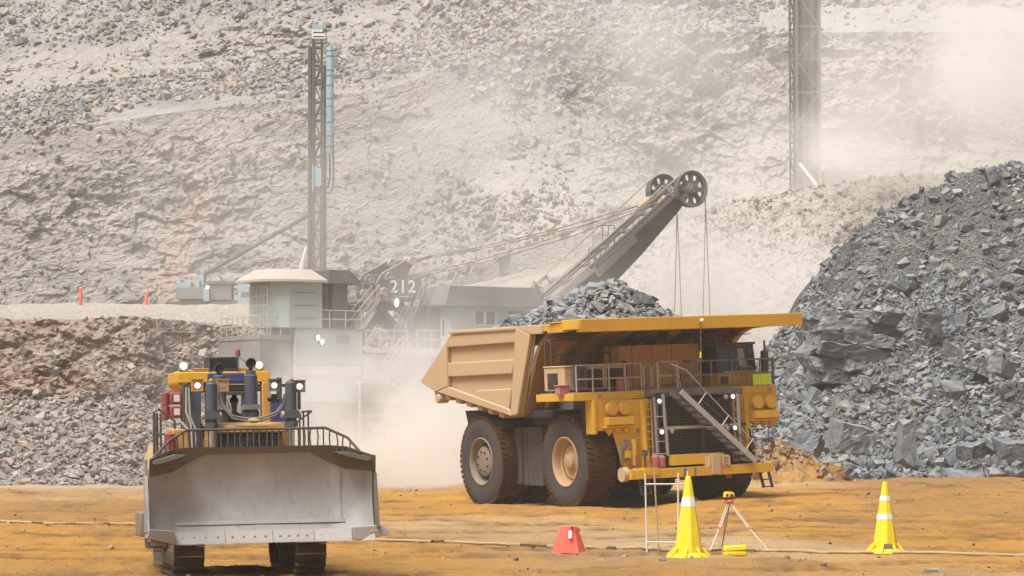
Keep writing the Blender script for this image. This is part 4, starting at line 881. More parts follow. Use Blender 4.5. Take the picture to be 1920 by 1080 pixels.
q=MB(); q.prism([(-2.24,.84),(-1.66,.70),(-1.66,.96),(-2.2,1.02)],0,1.42,1.95); q.v=[(x+ (0 if y>-1.9 else .0)-(.42 if y>-1.7 else 0),y,z) for x,y,z in q.v]; q.build('end_bit','edge',bl,.01)
q=MB(); q.prism([(1.86,.70),(2.52,.80),(2.38,1.0),(1.86,.96)],0,1.40,1.92); q.v=[(x-(.40 if y<1.9 else 0),y,z) for x,y,z in q.v]; q.bx(1.93,1.95,2.1,2.3,.84,.90,1) ; q.build('end_bit',['edge','rust'],bl,.01)
q=MB(); q.add([(1.3,-2.18,.95),(1.9,-2.18,.95),(1.62,-2.18,2.02),(1.5,-2.18,2.03),(1.55,-2.18,2.37),(1.3,-2.18,2.37),(1.3,-2.24,.95),(1.9,-2.24,.95),(1.62,-2.24,2.02),(1.5,-2.24,2.03),(1.55,-2.24,2.37),(1.3,-2.24,2.37)],[(0,1,2,3,4,5),(11,10,9,8,7,6)]+[(i,(i+1)%6,(i+1)%6+6,i+6) for i in range(6)]); q.build('side_plate','blade',bl,.01)
q=MB(); q.add([(1.3,2.26,.95),(1.9,2.26,.95),(1.62,2.26,2.02),(1.5,2.26,2.03),(1.55,2.26,2.37),(1.3,2.26,2.37),(1.3,2.32,.95),(1.9,2.32,.95),(1.62,2.32,2.02),(1.5,2.32,2.03),(1.55,2.32,2.37),(1.3,2.32,2.37)],[(0,1,2,3,4,5),(11,10,9,8,7,6)]+[(i,(i+1)%6,(i+1)%6+6,i+6) for i in range(6)]); q.build('side_plate','bladedark',bl,.01)
for y0,y1,s in ((-2.12,-1.45,1),(1.5,2.2,-1)):
    q=MB(); ya,yb=(y0,y1) if s>0 else (y1,y0); q.prism([(ya,2.28),(ya+.1*s,2.25),(yb-.05*s,2.40),(yb,2.44),(yb-.2*s,2.45),(ya+.05*s,2.34)],0,1.2,1.75); q.build('brush_lug','bladedark',bl,.01)
g=MB(); top=[(1.55,-2.06,2.40),(1.3,-1.72,2.72),(1.2,-1.38,2.92),(1.2,1.38,2.92),(1.3,1.80,2.72),(1.55,2.02,2.42)]
g.tube(top,.028,8)
for k in range(32):
    y=-1.95+k*(3.92/31); zt=float(np.interp(y,[t[1] for t in top],[t[2] for t in top])); xt=float(np.interp(y,[t[1] for t in top],[t[0] for t in top])); zb=2.58 if abs(y)<1.5 else 2.45
    j=.02*math.sin(k*2.3); g.tube([(xt,y,zt),(xt+j,y+j,(zt+zb)/2),(xt,y,zb-.05)],.016,6)
g.build('blade_guard','darkrail' ,bl)
# push arms behind the blade
for s in (-1,1):
    q=MB(); q.beam((1.0,s*1.75,.95),(-2.6,s*1.68,.75),.22,.3); q.bx(-2.8,-2.3,s*1.6-.2,s*1.6+.2,.5,1.0); q.build('push_arm','trackend',D_,.02)
q=MB(); q.bx(-3.2,-2.2,-1.95,-1.55,.75,1.25); q.build('trunnion','trackend',D_,.03)
# lift cylinders and the lamps on them
for y in (-.73,.88):
    q=MB(); q.lathe([(.10,0),(.135,.01),(.135,.09),(.115,.10),(.115,.88),(.085,.92)],(0,y,2.95),(0,0,1),20); q.bx(-.14,.14,y-.145,y+.145,3.13,3.29); lc=q.build('lift_cylinder','cyl',D_)
    q=MB(); q.cyl((.02,y,1.5),(0,y,2.98),.066,14); q.build('rod','chrome',lc)
    for s in (-1,1):
        q=MB(); q.cyl((-.02,y+s*.14,3.2),(-.02,y+s*.20,3.2),.075,12); q.build('trunnion','sand',lc)
    q=MB(); q.ball((0,y,3.90),.05,6); q.build('cap','yellow_dirty',lc)
for y,z,m_ in ((-1.0,3.81,'lamp'),(-.49,3.80,'lampoff'),(.55,3.79,'lampwarm'),(1.06,3.76,'lamp')):
    q=MB(); s=.115
    q.bx(-.12,-.02,y-s,y+s,z-s,z+s); q.bx(-.02,.0,y-s,y+s,z+s-.03,z+s); q.bx(-.02,.0,y-s,y+s,z-s,z-s+.03); q.bx(-.02,.0,y-s,y-s+.03,z-s+.03,z+s-.03); q.bx(-.02,.0,y+s-.03,y+s,z-s+.03,z+s-.03); q.bx(-.16,.02,y-s-.01,y+s+.01,z+s+.002,z+s+.02)
    h=q.build('headlight','steel' if y>0 else 'yellow_dirty',D_); q=MB(); q.lathe([(.085,-.018),(.07,-.012),(.02,-.008)],(0,y,z),(1,0,0),16); q.build('lens','lampoff',h)
    if m_!='lampoff': q=MB(); q.lathe([(.055,-.01),(.045,.004),(.02,.01)],(0,y,z),(1,0,0),16); q.build('bulb',m_,h)
for y0,y1,z in ((-.9,-.58,3.86),):
    q=MB(); q.bx(-.14,-.04,y0,y1,z-.08,z-.02); q.build('lamp_bracket','cabdark',D_,.01)
q=MB(); q.bx(-.14,-.04,.65,.95,3.76,3.82)
q.bx(-.1,.0,.60,.70,3.5,3.95); q.bx(-.2,-.1,.50,.66,3.45,3.62); q.bx(-.10,.0,1.02,1.08,3.3,3.7); q.build('lamp_bracket','cabdark',D_,.01)
q=MB(); q.ball((-.02,.46,3.52),.06,7); q.build('camera','black',D_)
# stacks: exhaust and air intake
for x,y,zb,zt,big in ((-1.0,.21,3.06,4.12,1),(-1.1,-.42,3.06,4.02,0)):
    q=MB(); q.lathe([(.165,zb),(.165,zb+.22),(.135,zb+.26),(.13,zb+.95),(.105,zb+.97),(.10,zt)],(x,y,0),(0,0,1),20); q.prism([(y-.19,zb+.26),(y+.19,zb+.26),(y+.15,zb+.36),(y-.15,zb+.36)],0,x-.2,x+.2,1); st=q.build('exhaust_stack',['cyl','steel'],D_)
    q=MB(); q.cyl((x,y,zt),(x,y,zt+.08),.04,8); q.lathe([(.10,-.14),(.105,-.02),(.10,0),(.085,-.0),(.08,-.05),(.01,-.05)],(x+.09,y-(.0 if big else .0),zt+.15),(1,0,.05),20); q.build('pipe_end','black',st)
# cab and roll-over roof
q=MB(); q.bx(-4.1,-2.62,-.86,.70,2.30,3.86); q.v=[(x,y*(1 if z<3 else .97),z) for x,y,z in q.v]
cb=MB(); 
cb.bx(-4.1,-2.5,-.88,.72,2.3,3.02); cb.bx(-4.1,-2.5,-.88,.72,3.72,3.86)
for x in (-4.1,-2.6):
    for y0,y1 in ((-.88,-.78),(-.36,-.26),(.22,.32),(.62,.72)): cb.bx(x,x+.1,y0,y1,3.02,3.72)
cb.bx(-4.0,-2.6,-.88,-.80,3.02,3.10); cb.bx(-2.58,-2.46,-.30,.26,2.98,3.06); cb.bx(-2.58,-2.46,-.30,.26,3.64,3.72)
dc=cb.build('cab','cabdark',D_,.02)
gl=bpy.data.materials.new('clear dusty glass'); gl.use_nodes=True; gp=gl.node_tree.nodes['Principled BSDF']; gp.inputs['Base Color'].default_value=(.03,.045,.04,1); gp.inputs['Alpha'].default_value=.12; gp.inputs['Roughness'].default_value=.05; M['clearglass']=gl
for y0,y1 in ((-.78,-.36),(-.26,.22),(.32,.62)):
    quad('windscreen',[(-2.53,y0,3.06),(-2.53,y1,3.06),(-2.53,y1,3.66),(-2.53,y0,3.66)],'clearglass',dc,.01); quad('rear_window',[(-4.06,y0,3.06),(-4.06,y1,3.06),(-4.06,y1,3.70),(-4.06,y0,3.70)],'clearglass',dc,.01)
for pts_ in ([(-2.5,.10,3.1),(-2.5,-.12,3.6)],[(-2.5,.18,3.08),(-2.5,.02,3.5)]):
    q=MB(); q.tube(pts_,.01,6); q.build('wiper','black',dc)
q=MB(); q.bx(-3.5,-3.05,-.07,.37,2.5,2.70); q.bx(-3.55,-3.42,-.05,.35,2.70,3.25); q.build('seat','black',dc,.03)
rf=MB(); rf.bx(-4.3,-2.45,-1.12,.82,3.90,4.13); rf.bx(-2.44,-2.40,-.50,.27,3.905,4.10,1); rf.bx(-4.2,-2.5,-1.0,.7,4.13,4.17)
rf.prism([(-1.13,3.9),(-.80,3.9),(-.92,3.72),(-.97,3.72)],0,-4.2,-2.5); 
rf.build('roof',['yellow','navy'],D_,.03)
for y0,y1 in ((-1.02,-.90),(.64,.82)):
    q=MB(); q.bx(-2.75,-2.42,y0,y1,2.3,3.90); q.build('roof_post','yellow_dirty' if y0>0 else 'cabdark',D_,.02)
q=MB(); q.bx(-3.3,-2.5,-.46,.15,4.14,4.44); ac=q.build('air_conditioner','black',D_,.02); q=MB()
for k in range(9): q.bx(-2.5,-2.47,-.44,.13,4.16+k*.03,4.17+k*.03)
q.bx(-2.5,-2.44,.12,.15,4.14,4.44); q.bx(-2.5,-2.44,-.46,-.44,4.14,4.44); q.build('fins','cyl',ac)
for y in (-.98,.60):
    q=MB(); q.bx(-2.62,-2.52,y-.08,y+.08,4.14,4.18); q.lathe([(.05,-.13),(.10,-.06),(.105,0)],(-2.5,y,4.25),(1,0,0),16); h=q.build('work_light','steel',D_); q=MB(); q.lathe([(.095,0),(.08,.01),(.01,.015)],(-2.496,y,4.25),(1,0,0),16); q.build('lens','reflect',h); q=MB(); q.lathe([(.06,0),(.05,.015),(.01,.02)],(-2.484,y,4.25),(1,0,0),16); q.build('bulb','lamp',h)
q=MB(); q.tube([(-2.7,.18,4.16),(-2.7,.18,4.50)],.015,6); q.lathe([(.055,4.46),(.055,4.50),(.05,4.58),(.03,4.60)],(-2.7,.18,0),(0,0,1),12,1); q.tube([(-2.7,.2,4.44),(-2.6,.36,4.3),(-2.6,.45,4.16)],.012,6); q.build('beacon',['steel','red'],D_)
q=MB(); q.tube([(-2.5,-.8,4.19),(-2.5,.4,4.19)],.015,6); q.build('roof_rail','yellow_dirty',D_)
# side gear
for z in (3.30,3.58):
    q=MB(); q.bx(-2.7,-2.45,-1.28,-1.02,z-.12,z+.13); q.cyl((-2.6,-1.36,z-.16),(-2.6,-1.36,z+.14),.075,12); h=q.build('fire_bottle','red',D_,.03); q=MB(); q.bx(-2.449,-2.44,-1.20,-1.08,z-.06,z+.08); q.build('label','white',h)
q=MB(); q.bx(-2.6,-1.4,-1.36,-1.0,2.3,2.95); q.bx(-2.4,-1.5,.72,1.1,2.3,2.9); q.build('side_tank','yellow_dirty',D_,.03)
q=MB(); q.cyl((-1.35,-1.42,2.45),(-1.35,-1.42,2.86),.11,14); q.build('fire_extinguisher','red',D_,.02)
q=MB(); q.bx(-2.9,-2.3,.80,1.26,2.95,3.55); q.build('side_box','navy',D_,.02)
q=MB(); q.prism([(-1.78,2.1),(-1.35,2.1),(-1.5,2.62),(-1.62,2.62)],0,-3.6,-2.0); q.build('fender','sand',D_,.03)
r=MB(); r.tube([(-1.5,-1.72,2.3),(-1.5,-1.72,3.3),(-1.5,-1.62,3.36),(-1.5,-1.30,3.12),(-1.5,-1.28,2.3)],.028,8); r.tube([(-1.7,-1.64,2.3),(-1.7,-1.64,3.28)],.028,8); r.tube([(-1.7,-1.56,2.3),(-1.7,-1.56,3.28)],.02,8); r.tube([(-1.5,-1.72,2.85),(-1.5,-1.29,2.85)],.02,6); r.build('grab_rail','darkrail',D_)
r=MB()
for y in (1.34,1.42,1.52): r.tube([(-1.9,y,2.2),(-1.9,y,3.28)],.022,6)
r.tube([(-1.9,1.28,3.26),(-1.9,1.60,3.28)],.022,6); r.tube([(-1.9,1.2,3.0),(-1.9,1.58,3.26)],.02,6); r.tube([(-1.9,1.34,2.55),(-1.9,1.55,2.55)],.02,6); r.build('grab_rail','darkrail',D_)
q=MB()
for dy,dz in ((0,0),(.03,.05)):
    q.tube([(-.06,-.58,3.62),(-.02,-.48+dy,3.35),(-.0,-.3,3.14+dz),(.02,0,3.08+dz),(.02,.3,3.10+dz),(0,.58,3.2+dz),(-.05,.74-dy,3.42),(-.05,.76,3.62)],.02,8)
q.tube([(-1.9,-1.0,3.8),(-1.6,-1.05,3.3),(-1.2,-1.0,3.05),(-.8,-1.02,2.4)],.022,8); q.tube([(-1.9,-.95,3.8),(-1.5,-.98,3.2),(-1.1,-.92,2.95),(-.7,-.95,2.4)],.018,8); q.tube([(-1.8,-1.3,3.05),(-1.5,-1.15,3.08),(-1.1,-1.05,2.9)],.03,8)
q.build('hydraulic_hose','hose',D_)
q=MB(); q.tube([(.05,.0,3.09),(.05,.12,3.09),(.05,.22,3.09)],[.03,.055,.03],10); q.build('hose_clamp','sand',D_)
q=MB(); q.bx(-2.4,-1.9,-.98,-.70,2.3,3.75); q.build('pillar','cyl',D_,.03)
# the driver, seated in the cab
def skin_body(name,pts,edges,mat,loc,rot,lab,cat):
    me=bpy.data.meshes.new(name); me.from_pydata([p[:3] for p in pts],edges,[]); o=bpy.data.objects.new(name,me); COL.objects.link(o)
    sk=o.modifiers.new('skin','SKIN'); 
    for i,p in enumerate(pts): me.skin_vertices[0].data[i].radius=(p[3],p[4])
    me.skin_vertices[0].data[0].use_root=True
    sb=o.modifiers.new('sub','SUBSURF'); sb.levels=2; sb.render_levels=2; me.materials.append(M[mat]); o.location=loc; o.rotation_euler=rot
    return tag(o,lab,cat)
DM=D_.matrix_world if False else None
bpy.context.view_layer.update(); dm=D_.matrix_world.copy(); seat=dm@Vector((-3.2,.15,2.70))
pts=[(0,0,.08,.15,.16),(0,0,.30,.13,.17),(.02,0,.48,.11,.19),(.02,0,.57,.055,.06),(.03,0,.66,.05,.05),(.045,0,.74,.095,.08),(.03,0,.84,.085,.075),
 (.02,.19,.50,.06,.06),(.10,.27,.28,.048,.048),(.34,.22,.26,.036,.036),(.42,.20,.28,.03,.04),
 (.02,-.19,.50,.06,.06),(.10,-.27,.28,.048,.048),(.34,-.22,.26,.036,.036),(.42,-.20,.28,.03,.04),
 (.12,.10,.07,.09,.09),(.45,.13,.08,.075,.075),(.50,.13,-.33,.055,.055),(.62,.13,-.38,.04,.035),
 (.12,-.10,.07,.09,.09),(.45,-.13,.08,.075,.075),(.50,-.13,-.33,.055,.055),(.62,-.13,-.38,.04,.035)]
ed=[(0,1),(1,2),(2,3),(3,4),(4,5),(5,6),(2,7),(7,8),(8,9),(9,10),(2,11),(11,12),(12,13),(13,14),(0,15),(15,16),(16,17),(17,18),(0,19),(19,20),(20,21),(21,22)]
pe=skin_body('person',pts,ed,'skin',seat,D_.rotation_euler,'driver in a green shirt seated inside the bulldozer cab','person')
sp=[(.0,0,.06,.16,.18),(.0,0,.30,.14,.185),(.02,0,.47,.12,.20),(.02,0,.54,.07,.08),(.02,.20,.50,.075,.075),(.09,.27,.33,.062,.062),(.02,-.20,.50,.075,.075),(.09,-.27,.33,.062,.062)]
sh_=skin_body('shirt',sp,[(0,1),(1,2),(2,3),(2,4),(4,5),(2,6),(6,7)],'shirt',(0,0,0),(0,0,0),None,None); sh_.parent=pe
tr=skin_body('trousers',[(0,0,.05,.165,.17),(.12,.10,.07,.105,.105),(.45,.13,.08,.09,.09),(.50,.13,-.28,.07,.07),(.12,-.10,.07,.105,.105),(.45,-.13,.08,.09,.09),(.50,-.13,-.28,.07,.07)],[(0,1),(1,2),(2,3),(0,4),(4,5),(5,6)],'trousers',(0,0,0),(0,0,0),None,None); tr.parent=pe
q=MB(); q.ball((.015,0,.83),.108,10,0,(1,.88,.85)); q.v=[(x,y,z) if z>.79 or x<.03 else (.02,y*.9,.80) for x,y,z in q.v]; q.build('hair','hair',pe)
q=MB(); q.ball((.137,0,.745),.018,6,0,(1,.7,1.3)); q.build('nose','skin',pe)
# ------------------------------------------------------------------ the electric rope shovel
so5=at(700,905,212); SA=math.atan2(.53,.85)
S_=thing('mining_shovel','dusty grey rope shovel numbered 212 with a long boom, half hidden in dust','mining shovel',(so5.x,212,0),(0,0,SA))
# crawlers
for y in (-3.6,3.6):
    q=MB(); q.prism([(-4.6,.0),(5.2,.0),(6.0,.8),(6.0,1.6),(5.2,2.3),(-4.6,2.3),(-5.4,1.6),(-5.4,.8)],1,y-.55,y+.55)
    for k in range(24): q.bx(-4.8+k*.43,-4.5+k*.43,y-.9,y+.9,-.02,.22); q.bx(-4.8+k*.43,-4.5+k*.43,y-.9,y+.9,2.22,2.44)
    for k in range(7): q.bx(5.25+.11*k,5.5+.11*k,y-.9,y+.9,.12+.3*k,.34+.3*k)
    q.build('crawler','shoveldark',S_,.05)
q=MB(); q.bx(-4,4.5,-3.0,3.0,1.6,3.0); q.lathe([(3.2,3.0),(3.2,3.6)],(0,0,0),(0,0,1),32); q.build('undercarriage','shoveldark',S_,.05)
q=MB(); q.bx(-9.5,9.0,-4.2,4.2,3.6,5.2); q.bx(-10.5,-8.6,-4.0,3.0,3.6,6.4); q.bx(6.5,8.2,-1.6,1.6,5.2,6.6); q.build('revolving_frame','shovelgrey',S_,.05)
# machinery house
q=MB(); q.bx(-8.5,-3.65,-5.0,-.6,7.64,9.92); q.bx(-8.45,-3.7,-4.96,-.6,7.0,7.62,1); q.bx(-8.48,-3.68,-4.98,-.6,5.25,6.98); q.bx(-8.6,-3.55,-5.06,-.5,9.92,9.98,2)
for k in range(4): q.bx(-5.6,-4.6,-5.03,-5.0,9.05+k*.13,9.1+k*.13,2)
for x in (-7.3,-6.1,-4.9): q.bx(x,x+.02,-5.012,-5.0,7.66,9.9,2)
q.build('house',['blueshed','whiteshed','shovelgrey'],S_,.02)
q=MB(); q.bx(-10.9,-8.62,-4.6,1.2,5.2,9.2); q.bx(-10.95,-8.6,-4.7,1.2,9.2,9.5)
for y in (-4.0,-1.4):
    for k in range(5): q.bx(-10.93,-10.9,y,y+.5,7.2+k*.2,7.3+k*.2,1)
q.build('counterweight',['shovelgrey','shoveldark'],S_,.03)
q=MB(); q.bx(-3.6,9.2,-.6,4.2,5.2,8.6); q.bx(-3.6,2.6,-4.9,-.6,5.2,8.4,1); q.bx(-8.5,-3.6,-.55,4.2,5.2,9.6); q.build('house',['shovelgrey','whiteshed'],S_,.03)
# filter tower with its hipped hood
q=MB(); q.prism([(-10.0,-4.2),(-9.0,-5.0),(-6.6,-5.0),(-6.6,-1.5),(-10.0,-1.5)],2,9.98,13.0)
for z in (10.6,11.4,12.2): q.bx(-8.6,-7.0,-5.04,-5.0,z,z+.06,1)
q.build('filter_tower',['blueshed','shovelgrey'],S_,.02)
q=MB(); o8=[(-10.9,-4.4),(-9.3,-5.5),(-6.5,-5.5),(-6.3,-1.2),(-10.9,-1.2)]; i8=[(-9.9,-3.9),(-8.9,-4.6),(-7.2,-4.6),(-7.1,-2),(-9.9,-2)]; n=5
q.add([(x,y,12.9) for x,y in o8]+[(x,y,13.05) for x,y in o8]+[(x,y,13.75) for x,y in i8],[tuple(range(n))[::-1],tuple(range(2*n,3*n))]+[(i,(i+1)%n,(i+1)%n+n,i+n) for i in range(n)]+[(i+n,(i+1)%n+n,(i+1)%n+2*n,i+2*n) for i in range(n)])
q.build('hood','roofgrey',S_,0)
q=MB(); q.prism([(-6.1,-4.6),(-5.6,-4.0),(-5.6,-2.4),(-6.1,-2.4)],2,9.98,13.6); q.prism([(-6.28,12.85),(-3.9,12.85),(-3.9,13.05),(-4.7,13.75),(-6.28,13.75)],1,-5.2,-2.2); q.bx(-5.6,-4.5,-4.6,-2.4,9.98,12.85); q.bx(-5.5,-2.6,-2.2,.5,9.98,11.7); q.build('exhaust_house','shoveldark',S_,.03)
# A-frame gantry
for y in (-1.35,1.35):
    q=MB(); q.beam((.2,y,12.2),(-2.6,y*1.3,8.6),.5,.55); q.beam((.6,y,12.2),(4.2,y*1.5,8.6),.55,.65)
    q.prism([(-.5,12.1),(.9,12.1),(1.6,13.6),(2.3,14.7),(1.9,15.0),(1.3,14.6),(-.1,13.9),(-.6,13.2)],1,y-.14,y+.14)
    q.cyl((2.0,y-.4,14.7),(2.0,y+.4,14.7),.30,16,1); q.cyl((.35,y-.45,13.5),(.35,y+.45,13.5),.42,18); q.cyl((.35,y-.5,13.5),(.35,y+.5,13.5),.24,14,1); q.cyl((-.1,y-.4,12.6),(-.1,y+.4,12.6),.3,14,1)
    q.build('gantry_leg',['shovelgrey','roofgrey'],S_,.02)
q=MB(); q.bx(-1.2,1.5,-2.6,2.4,11.95,12.15); q.bx(-.2,.9,-2.2,2.2,11.4,11.95); q.build('gantry_platform','shovelgrey',S_,.02)
r=MB(); rails(r,[(-1.1,2.3,12.16),(-1.1,-2.5,12.16),(.2,-2.5,12.16)],1.5,1.0,.035,(.33,.66)); r.build('handrail','shovelgrey',S_)
# number board
sv=Matrix.Rotation(-SA+math.radians(4),4,'Z'); nb=bpy.data.objects.new('number_board',None); COL.objects.link(nb); nb.parent=S_; nb.location=(.78,-2.75,12.92); nb.rotation_euler=(0,0,-SA+math.radians(6))
q=MB(); q.bx(-1.12,1.12,-.05,.05,-.62,.55); q.bx(-1.3,1.3,-.03,.3,-.78,-.66); q.build('panel','shoveldark',nb,.01)
cu=bpy.data.curves.new('numerals','FONT'); cu.body='212'; cu.size=1.15; cu.extrude=.012; cu.offset=.022; cu.align_x='CENTER'; cu.align_y='CENTER'; cu.space_character=1.12; tmp=bpy.data.objects.new('tmp',cu); COL.objects.link(tmp)
bpy.context.view_layer.update(); me=bpy.data.meshes.new_from_object(tmp.evaluated_get(bpy.context.evaluated_depsgraph_get())); bpy.data.objects.remove(tmp)
tx=bpy.data.objects.new('numerals',me); COL.objects.link(tx); tx.parent=nb; tx.location=(-.12,-.07,-.03); tx.rotation_euler=(math.pi/2,0,0); tx.scale=(.92,1.0,1); me.materials.clear(); me.materials.append(M['white'])
def flood(x,y,z,s=.3,d=(-.45,-.9,0)):
    q=MB(); dv=Vector(d).normalized(); c=Vector((x,y,z)); q.lathe([(s*.6,-.3),(s,-.05),(s*1.05,0)],c,dv,16); h=q.build('floodlight','steel',S_); q=MB(); q.lathe([(s*.95,.0),(s*.7,.05),(.01,.08)],c+dv*.01,dv,16); q.build('lens','lamp',h)
flood(.15,-2.8,11.85,.30,(.53,-.85,-.1)); flood(-7.0,-5.15,9.35,.2,(.53,-.85,-.1)); flood(-6.7,-5.15,9.1,.18,(.53,-.85,-.1))
# deck, cab
q=MB(); q.bx(-3.6,9.2,-5.3,-.6,8.62,8.78); q.bx(-.2,9.2,-5.32,-5.2,8.3,8.80); q.bx(-3.6,2.0,-5.3,-5.2,8.45,8.62); q.build('walkway','whiteshed',S_,.01)
for pp,hh,st,rr,mids,mm in (([(-3.5,-5.2,8.8),(-.4,-5.2,8.8)],1.1,.9,.035,(.5,),'whiteshed'),([(.3,-5.25,8.8),(9.1,-5.25,8.8)],1.15,1.1,.04,(.5,),'whiteshed'),([(-8.4,-4.95,9.99),(-3.7,-4.95,9.99)],1.15,1.1,.035,(.5,),'whiteshed'),([(-10.8,1.0,9.51),(-10.8,-4.5,9.51),(-8.7,-4.6,9.51)],1.2,.8,.03,(.5,),'roofgrey'),([(-10.3,-2,9.6),(-10.3,-4.5,9.6)],3.0,.5,.025,(.2,.4,.6,.8),'roofgrey'),([(-4.2,-6.35,6.61),(-2.2,-6.35,6.61)],1.1,.7,.03,(.5,),'whiteshed'),([(2.6,-6.6,2.46),(4.4,-6.6,2.46)],1.1,.6,.03,(.5,),'whiteshed'),([(-2.2,-6.6,1.0),(-.5,-6.6,1.0)],1.1,.6,.03,(.5,),'whiteshed')):
    r=MB(); rails(r,pp,hh,st,rr,mids); r.build('handrail',mm,S_)
q=MB(); q.bx(3.0,9.2,-5.0,-2.4,8.8,11.7); q.prism([(1.9,8.82),(2.98,8.82),(2.98,11.7),(2.2,11.7)],1,-3.6,-.8,1); q.bx(2.97,3.0,-4.4,-3.7,8.9,10.9,2); q.bx(2.95,2.97,-4.25,-3.95,9.7,10.7,3)
cb=q.build('cab',['blueshed','shoveldark','whiteshed','cabglass'],S_,.02)
q=MB(); q.prism([(2.3,11.7),(9.9,11.7),(9.6,12.95),(2.6,12.95)],1,-5.5,-2.0); q.bx(2.25,9.95,-5.56,-1.95,11.62,11.72,1); q.build('roof',['shovelgrey','shoveldark'],cb,.02)
q=MB(); q.bx(4.7,6.5,-5.03,-5.0,10.35,11.45); w_=q.build('window','whiteshed',cb,.01)
for x in (4.85,5.72):
    q=MB(); q.bx(x,x+.62,-5.045,-5.03,10.48,11.32); q.build('pane','cabglass',w_)
q=MB(); q.bx(7.4,8.8,-5.03,-5.0,10.2,11.4); q.build('window','cabglass',cb,.01)
q=MB(); q.cyl((9.6,-4.4,12.5),(10.4,-4.4,12.5),.42,18); q.bx(9.3,9.8,-4.9,-3.6,11.8,12.9); q.build('intake_drum','shovelgrey',S_,.02)
# dark bin-like underside and stairs
q=MB(); q.prism([(1.2,8.3),(9.0,8.3),(9.0,5.4),(5.0,5.4)],1,-4.6,-1.2); q.build('cab_support','shoveldark',S_,.02)
def stair(p0,p1,w,name='stair',parent=S_,mat='whiteshed',rail=True,n=12,hr=1.0):
    p0,p1=Vector(p0),Vector(p1); q=MB(); d=p1-p0; s=Vector((d.y,-d.x,0)).normalized()*w/2
    for k in (-1,1): q.beam(p0+s*k,p1+s*k,.06,.22)
    for i in range(n):
        c=p0.lerp(p1,(i+.5)/n); q.beam(c-s,c+s,.24,.04)
    if rail:
        for k in (-1,1):
            for h in (hr*.5,hr): q.tube([p0+s*k+Vector((0,0,h)),p1+s*k+Vector((0,0,h))],.03,6)
            for i in range(5): 
                c=p0.lerp(p1,i/4)+s*k; q.tube([c,c+Vector((0,0,hr))],.03,6)
    return q.build(name,mat,parent)
stair((-.8,-5.8,8.6),(-2.6,-5.8,6.6),.8); stair((-2.4,-6.0,6.6),(3.0,-6.0,2.4),.8); stair((2.4,-6.4,2.6),(-1.2,-6.4,.9),.8); stair((-.6,-4.2,8.8),(1.9,-3.0,12.6),.7,mat='shovelgrey'); stair((-3.5,-3.2,9.9),(-1.3,-2.6,12.0),.7,mat='roofgrey')
q=MB(); q.bx(2.6,4.4,-6.6,-5.4,2.3,2.45); q.bx(3.0,4.4,-5.9,-5.0,2.45,4.2); q.build('stair_landing','whiteshed',S_)
q=MB(); q.bx(-4.4,-2.2,-6.4,-5.3,6.45,6.6); q.beam((-4.4,-6.0,4.4),(-4.4,-6.0,6.5),.14,.14); q.beam((-2.2,-6.0,4.4),(-2.2,-6.0,6.5),.14,.14)
for a,c in (((-4.4,-6.0,.2),(-4.4,-6.0,4.4)),((-2.2,-6.0,.2),(-2.2,-6.0,4.4)),((-4.4,-6.0,.3),(-2.2,-6.0,2.3)),((-2.2,-6.0,.3),(-4.4,-6.0,2.3)),((-4.4,-6.0,2.3),(-2.2,-6.0,2.3)),((-4.4,-6.0,4.4),(-2.2,-6.0,4.4)),((-4.4,-6.0,2.3),(-2.2,-6.0,4.4))): q.beam(a,c,.14,.14)
q.build('access_tower','whiteshed',S_)
# boom
q=MB(); bp=[(7.0,6.2),(12.0,9.2),(16.6,12.0),(20.9,15.9),(23.9,18.9),(25.0,20.3),(24.2,20.9),(22.6,19.6),(19.4,17.1),(15.4,14.1),(11.0,10.6),(6.6,7.2)]
for y in (-1.25,.85): q.prism(bp,1,y,y+.4)
q.prism([(8.5,7.4),(15.9,12.4),(19.8,16.0),(22.8,18.8),(22.6,19.2),(19.4,16.6),(15.4,13.6),(8.4,8.2)],1,-.84,.84)
for t in range(9):
    x=9+t*1.6; q.bx(x,x+.2,-1.0,1.0,np.interp(x,[6.6,11,15.4,19.4,22.6],[7.2,10.6,14.1,17.1,19.6])-.35,np.interp(x,[6.6,11,15.4,19.4,22.6],[7.2,10.6,14.1,17.1,19.6])-.12)
q.bx(15.2,18.2,-1.8,1.8,12.4,13.6)
bm=q.build('boom','shovelgrey',S_,.03)
q=MB(); q.beam((16.9,-1.28,14.2),(20.2,-1.28,16.9),.05,.5); q.build('walkway','whiteshed',bm)
stair((8.6,-1.9,9.0),(16.2,-1.9,14.6),.7,mat='roofgrey',parent=bm,n=30,hr=1.05); stair((16.6,-1.9,14.9),(23.0,-1.9,20.0),.7,mat='shovelgrey',parent=bm,n=26,hr=1.05)
for a_,c_,h_ in (((15.6,-2.3,14.7),(17.0,-2.3,14.7),1.2),((17.6,-1.0,16.3),(18.6,-1.0,16.3),1.4),((21.2,-1.6,19.4),(22.6,-1.6,19.4),1.1)):
    r=MB(); rails(r,[a_,c_],h_,.55,.03); r.build('handrail','shovelgrey',bm)
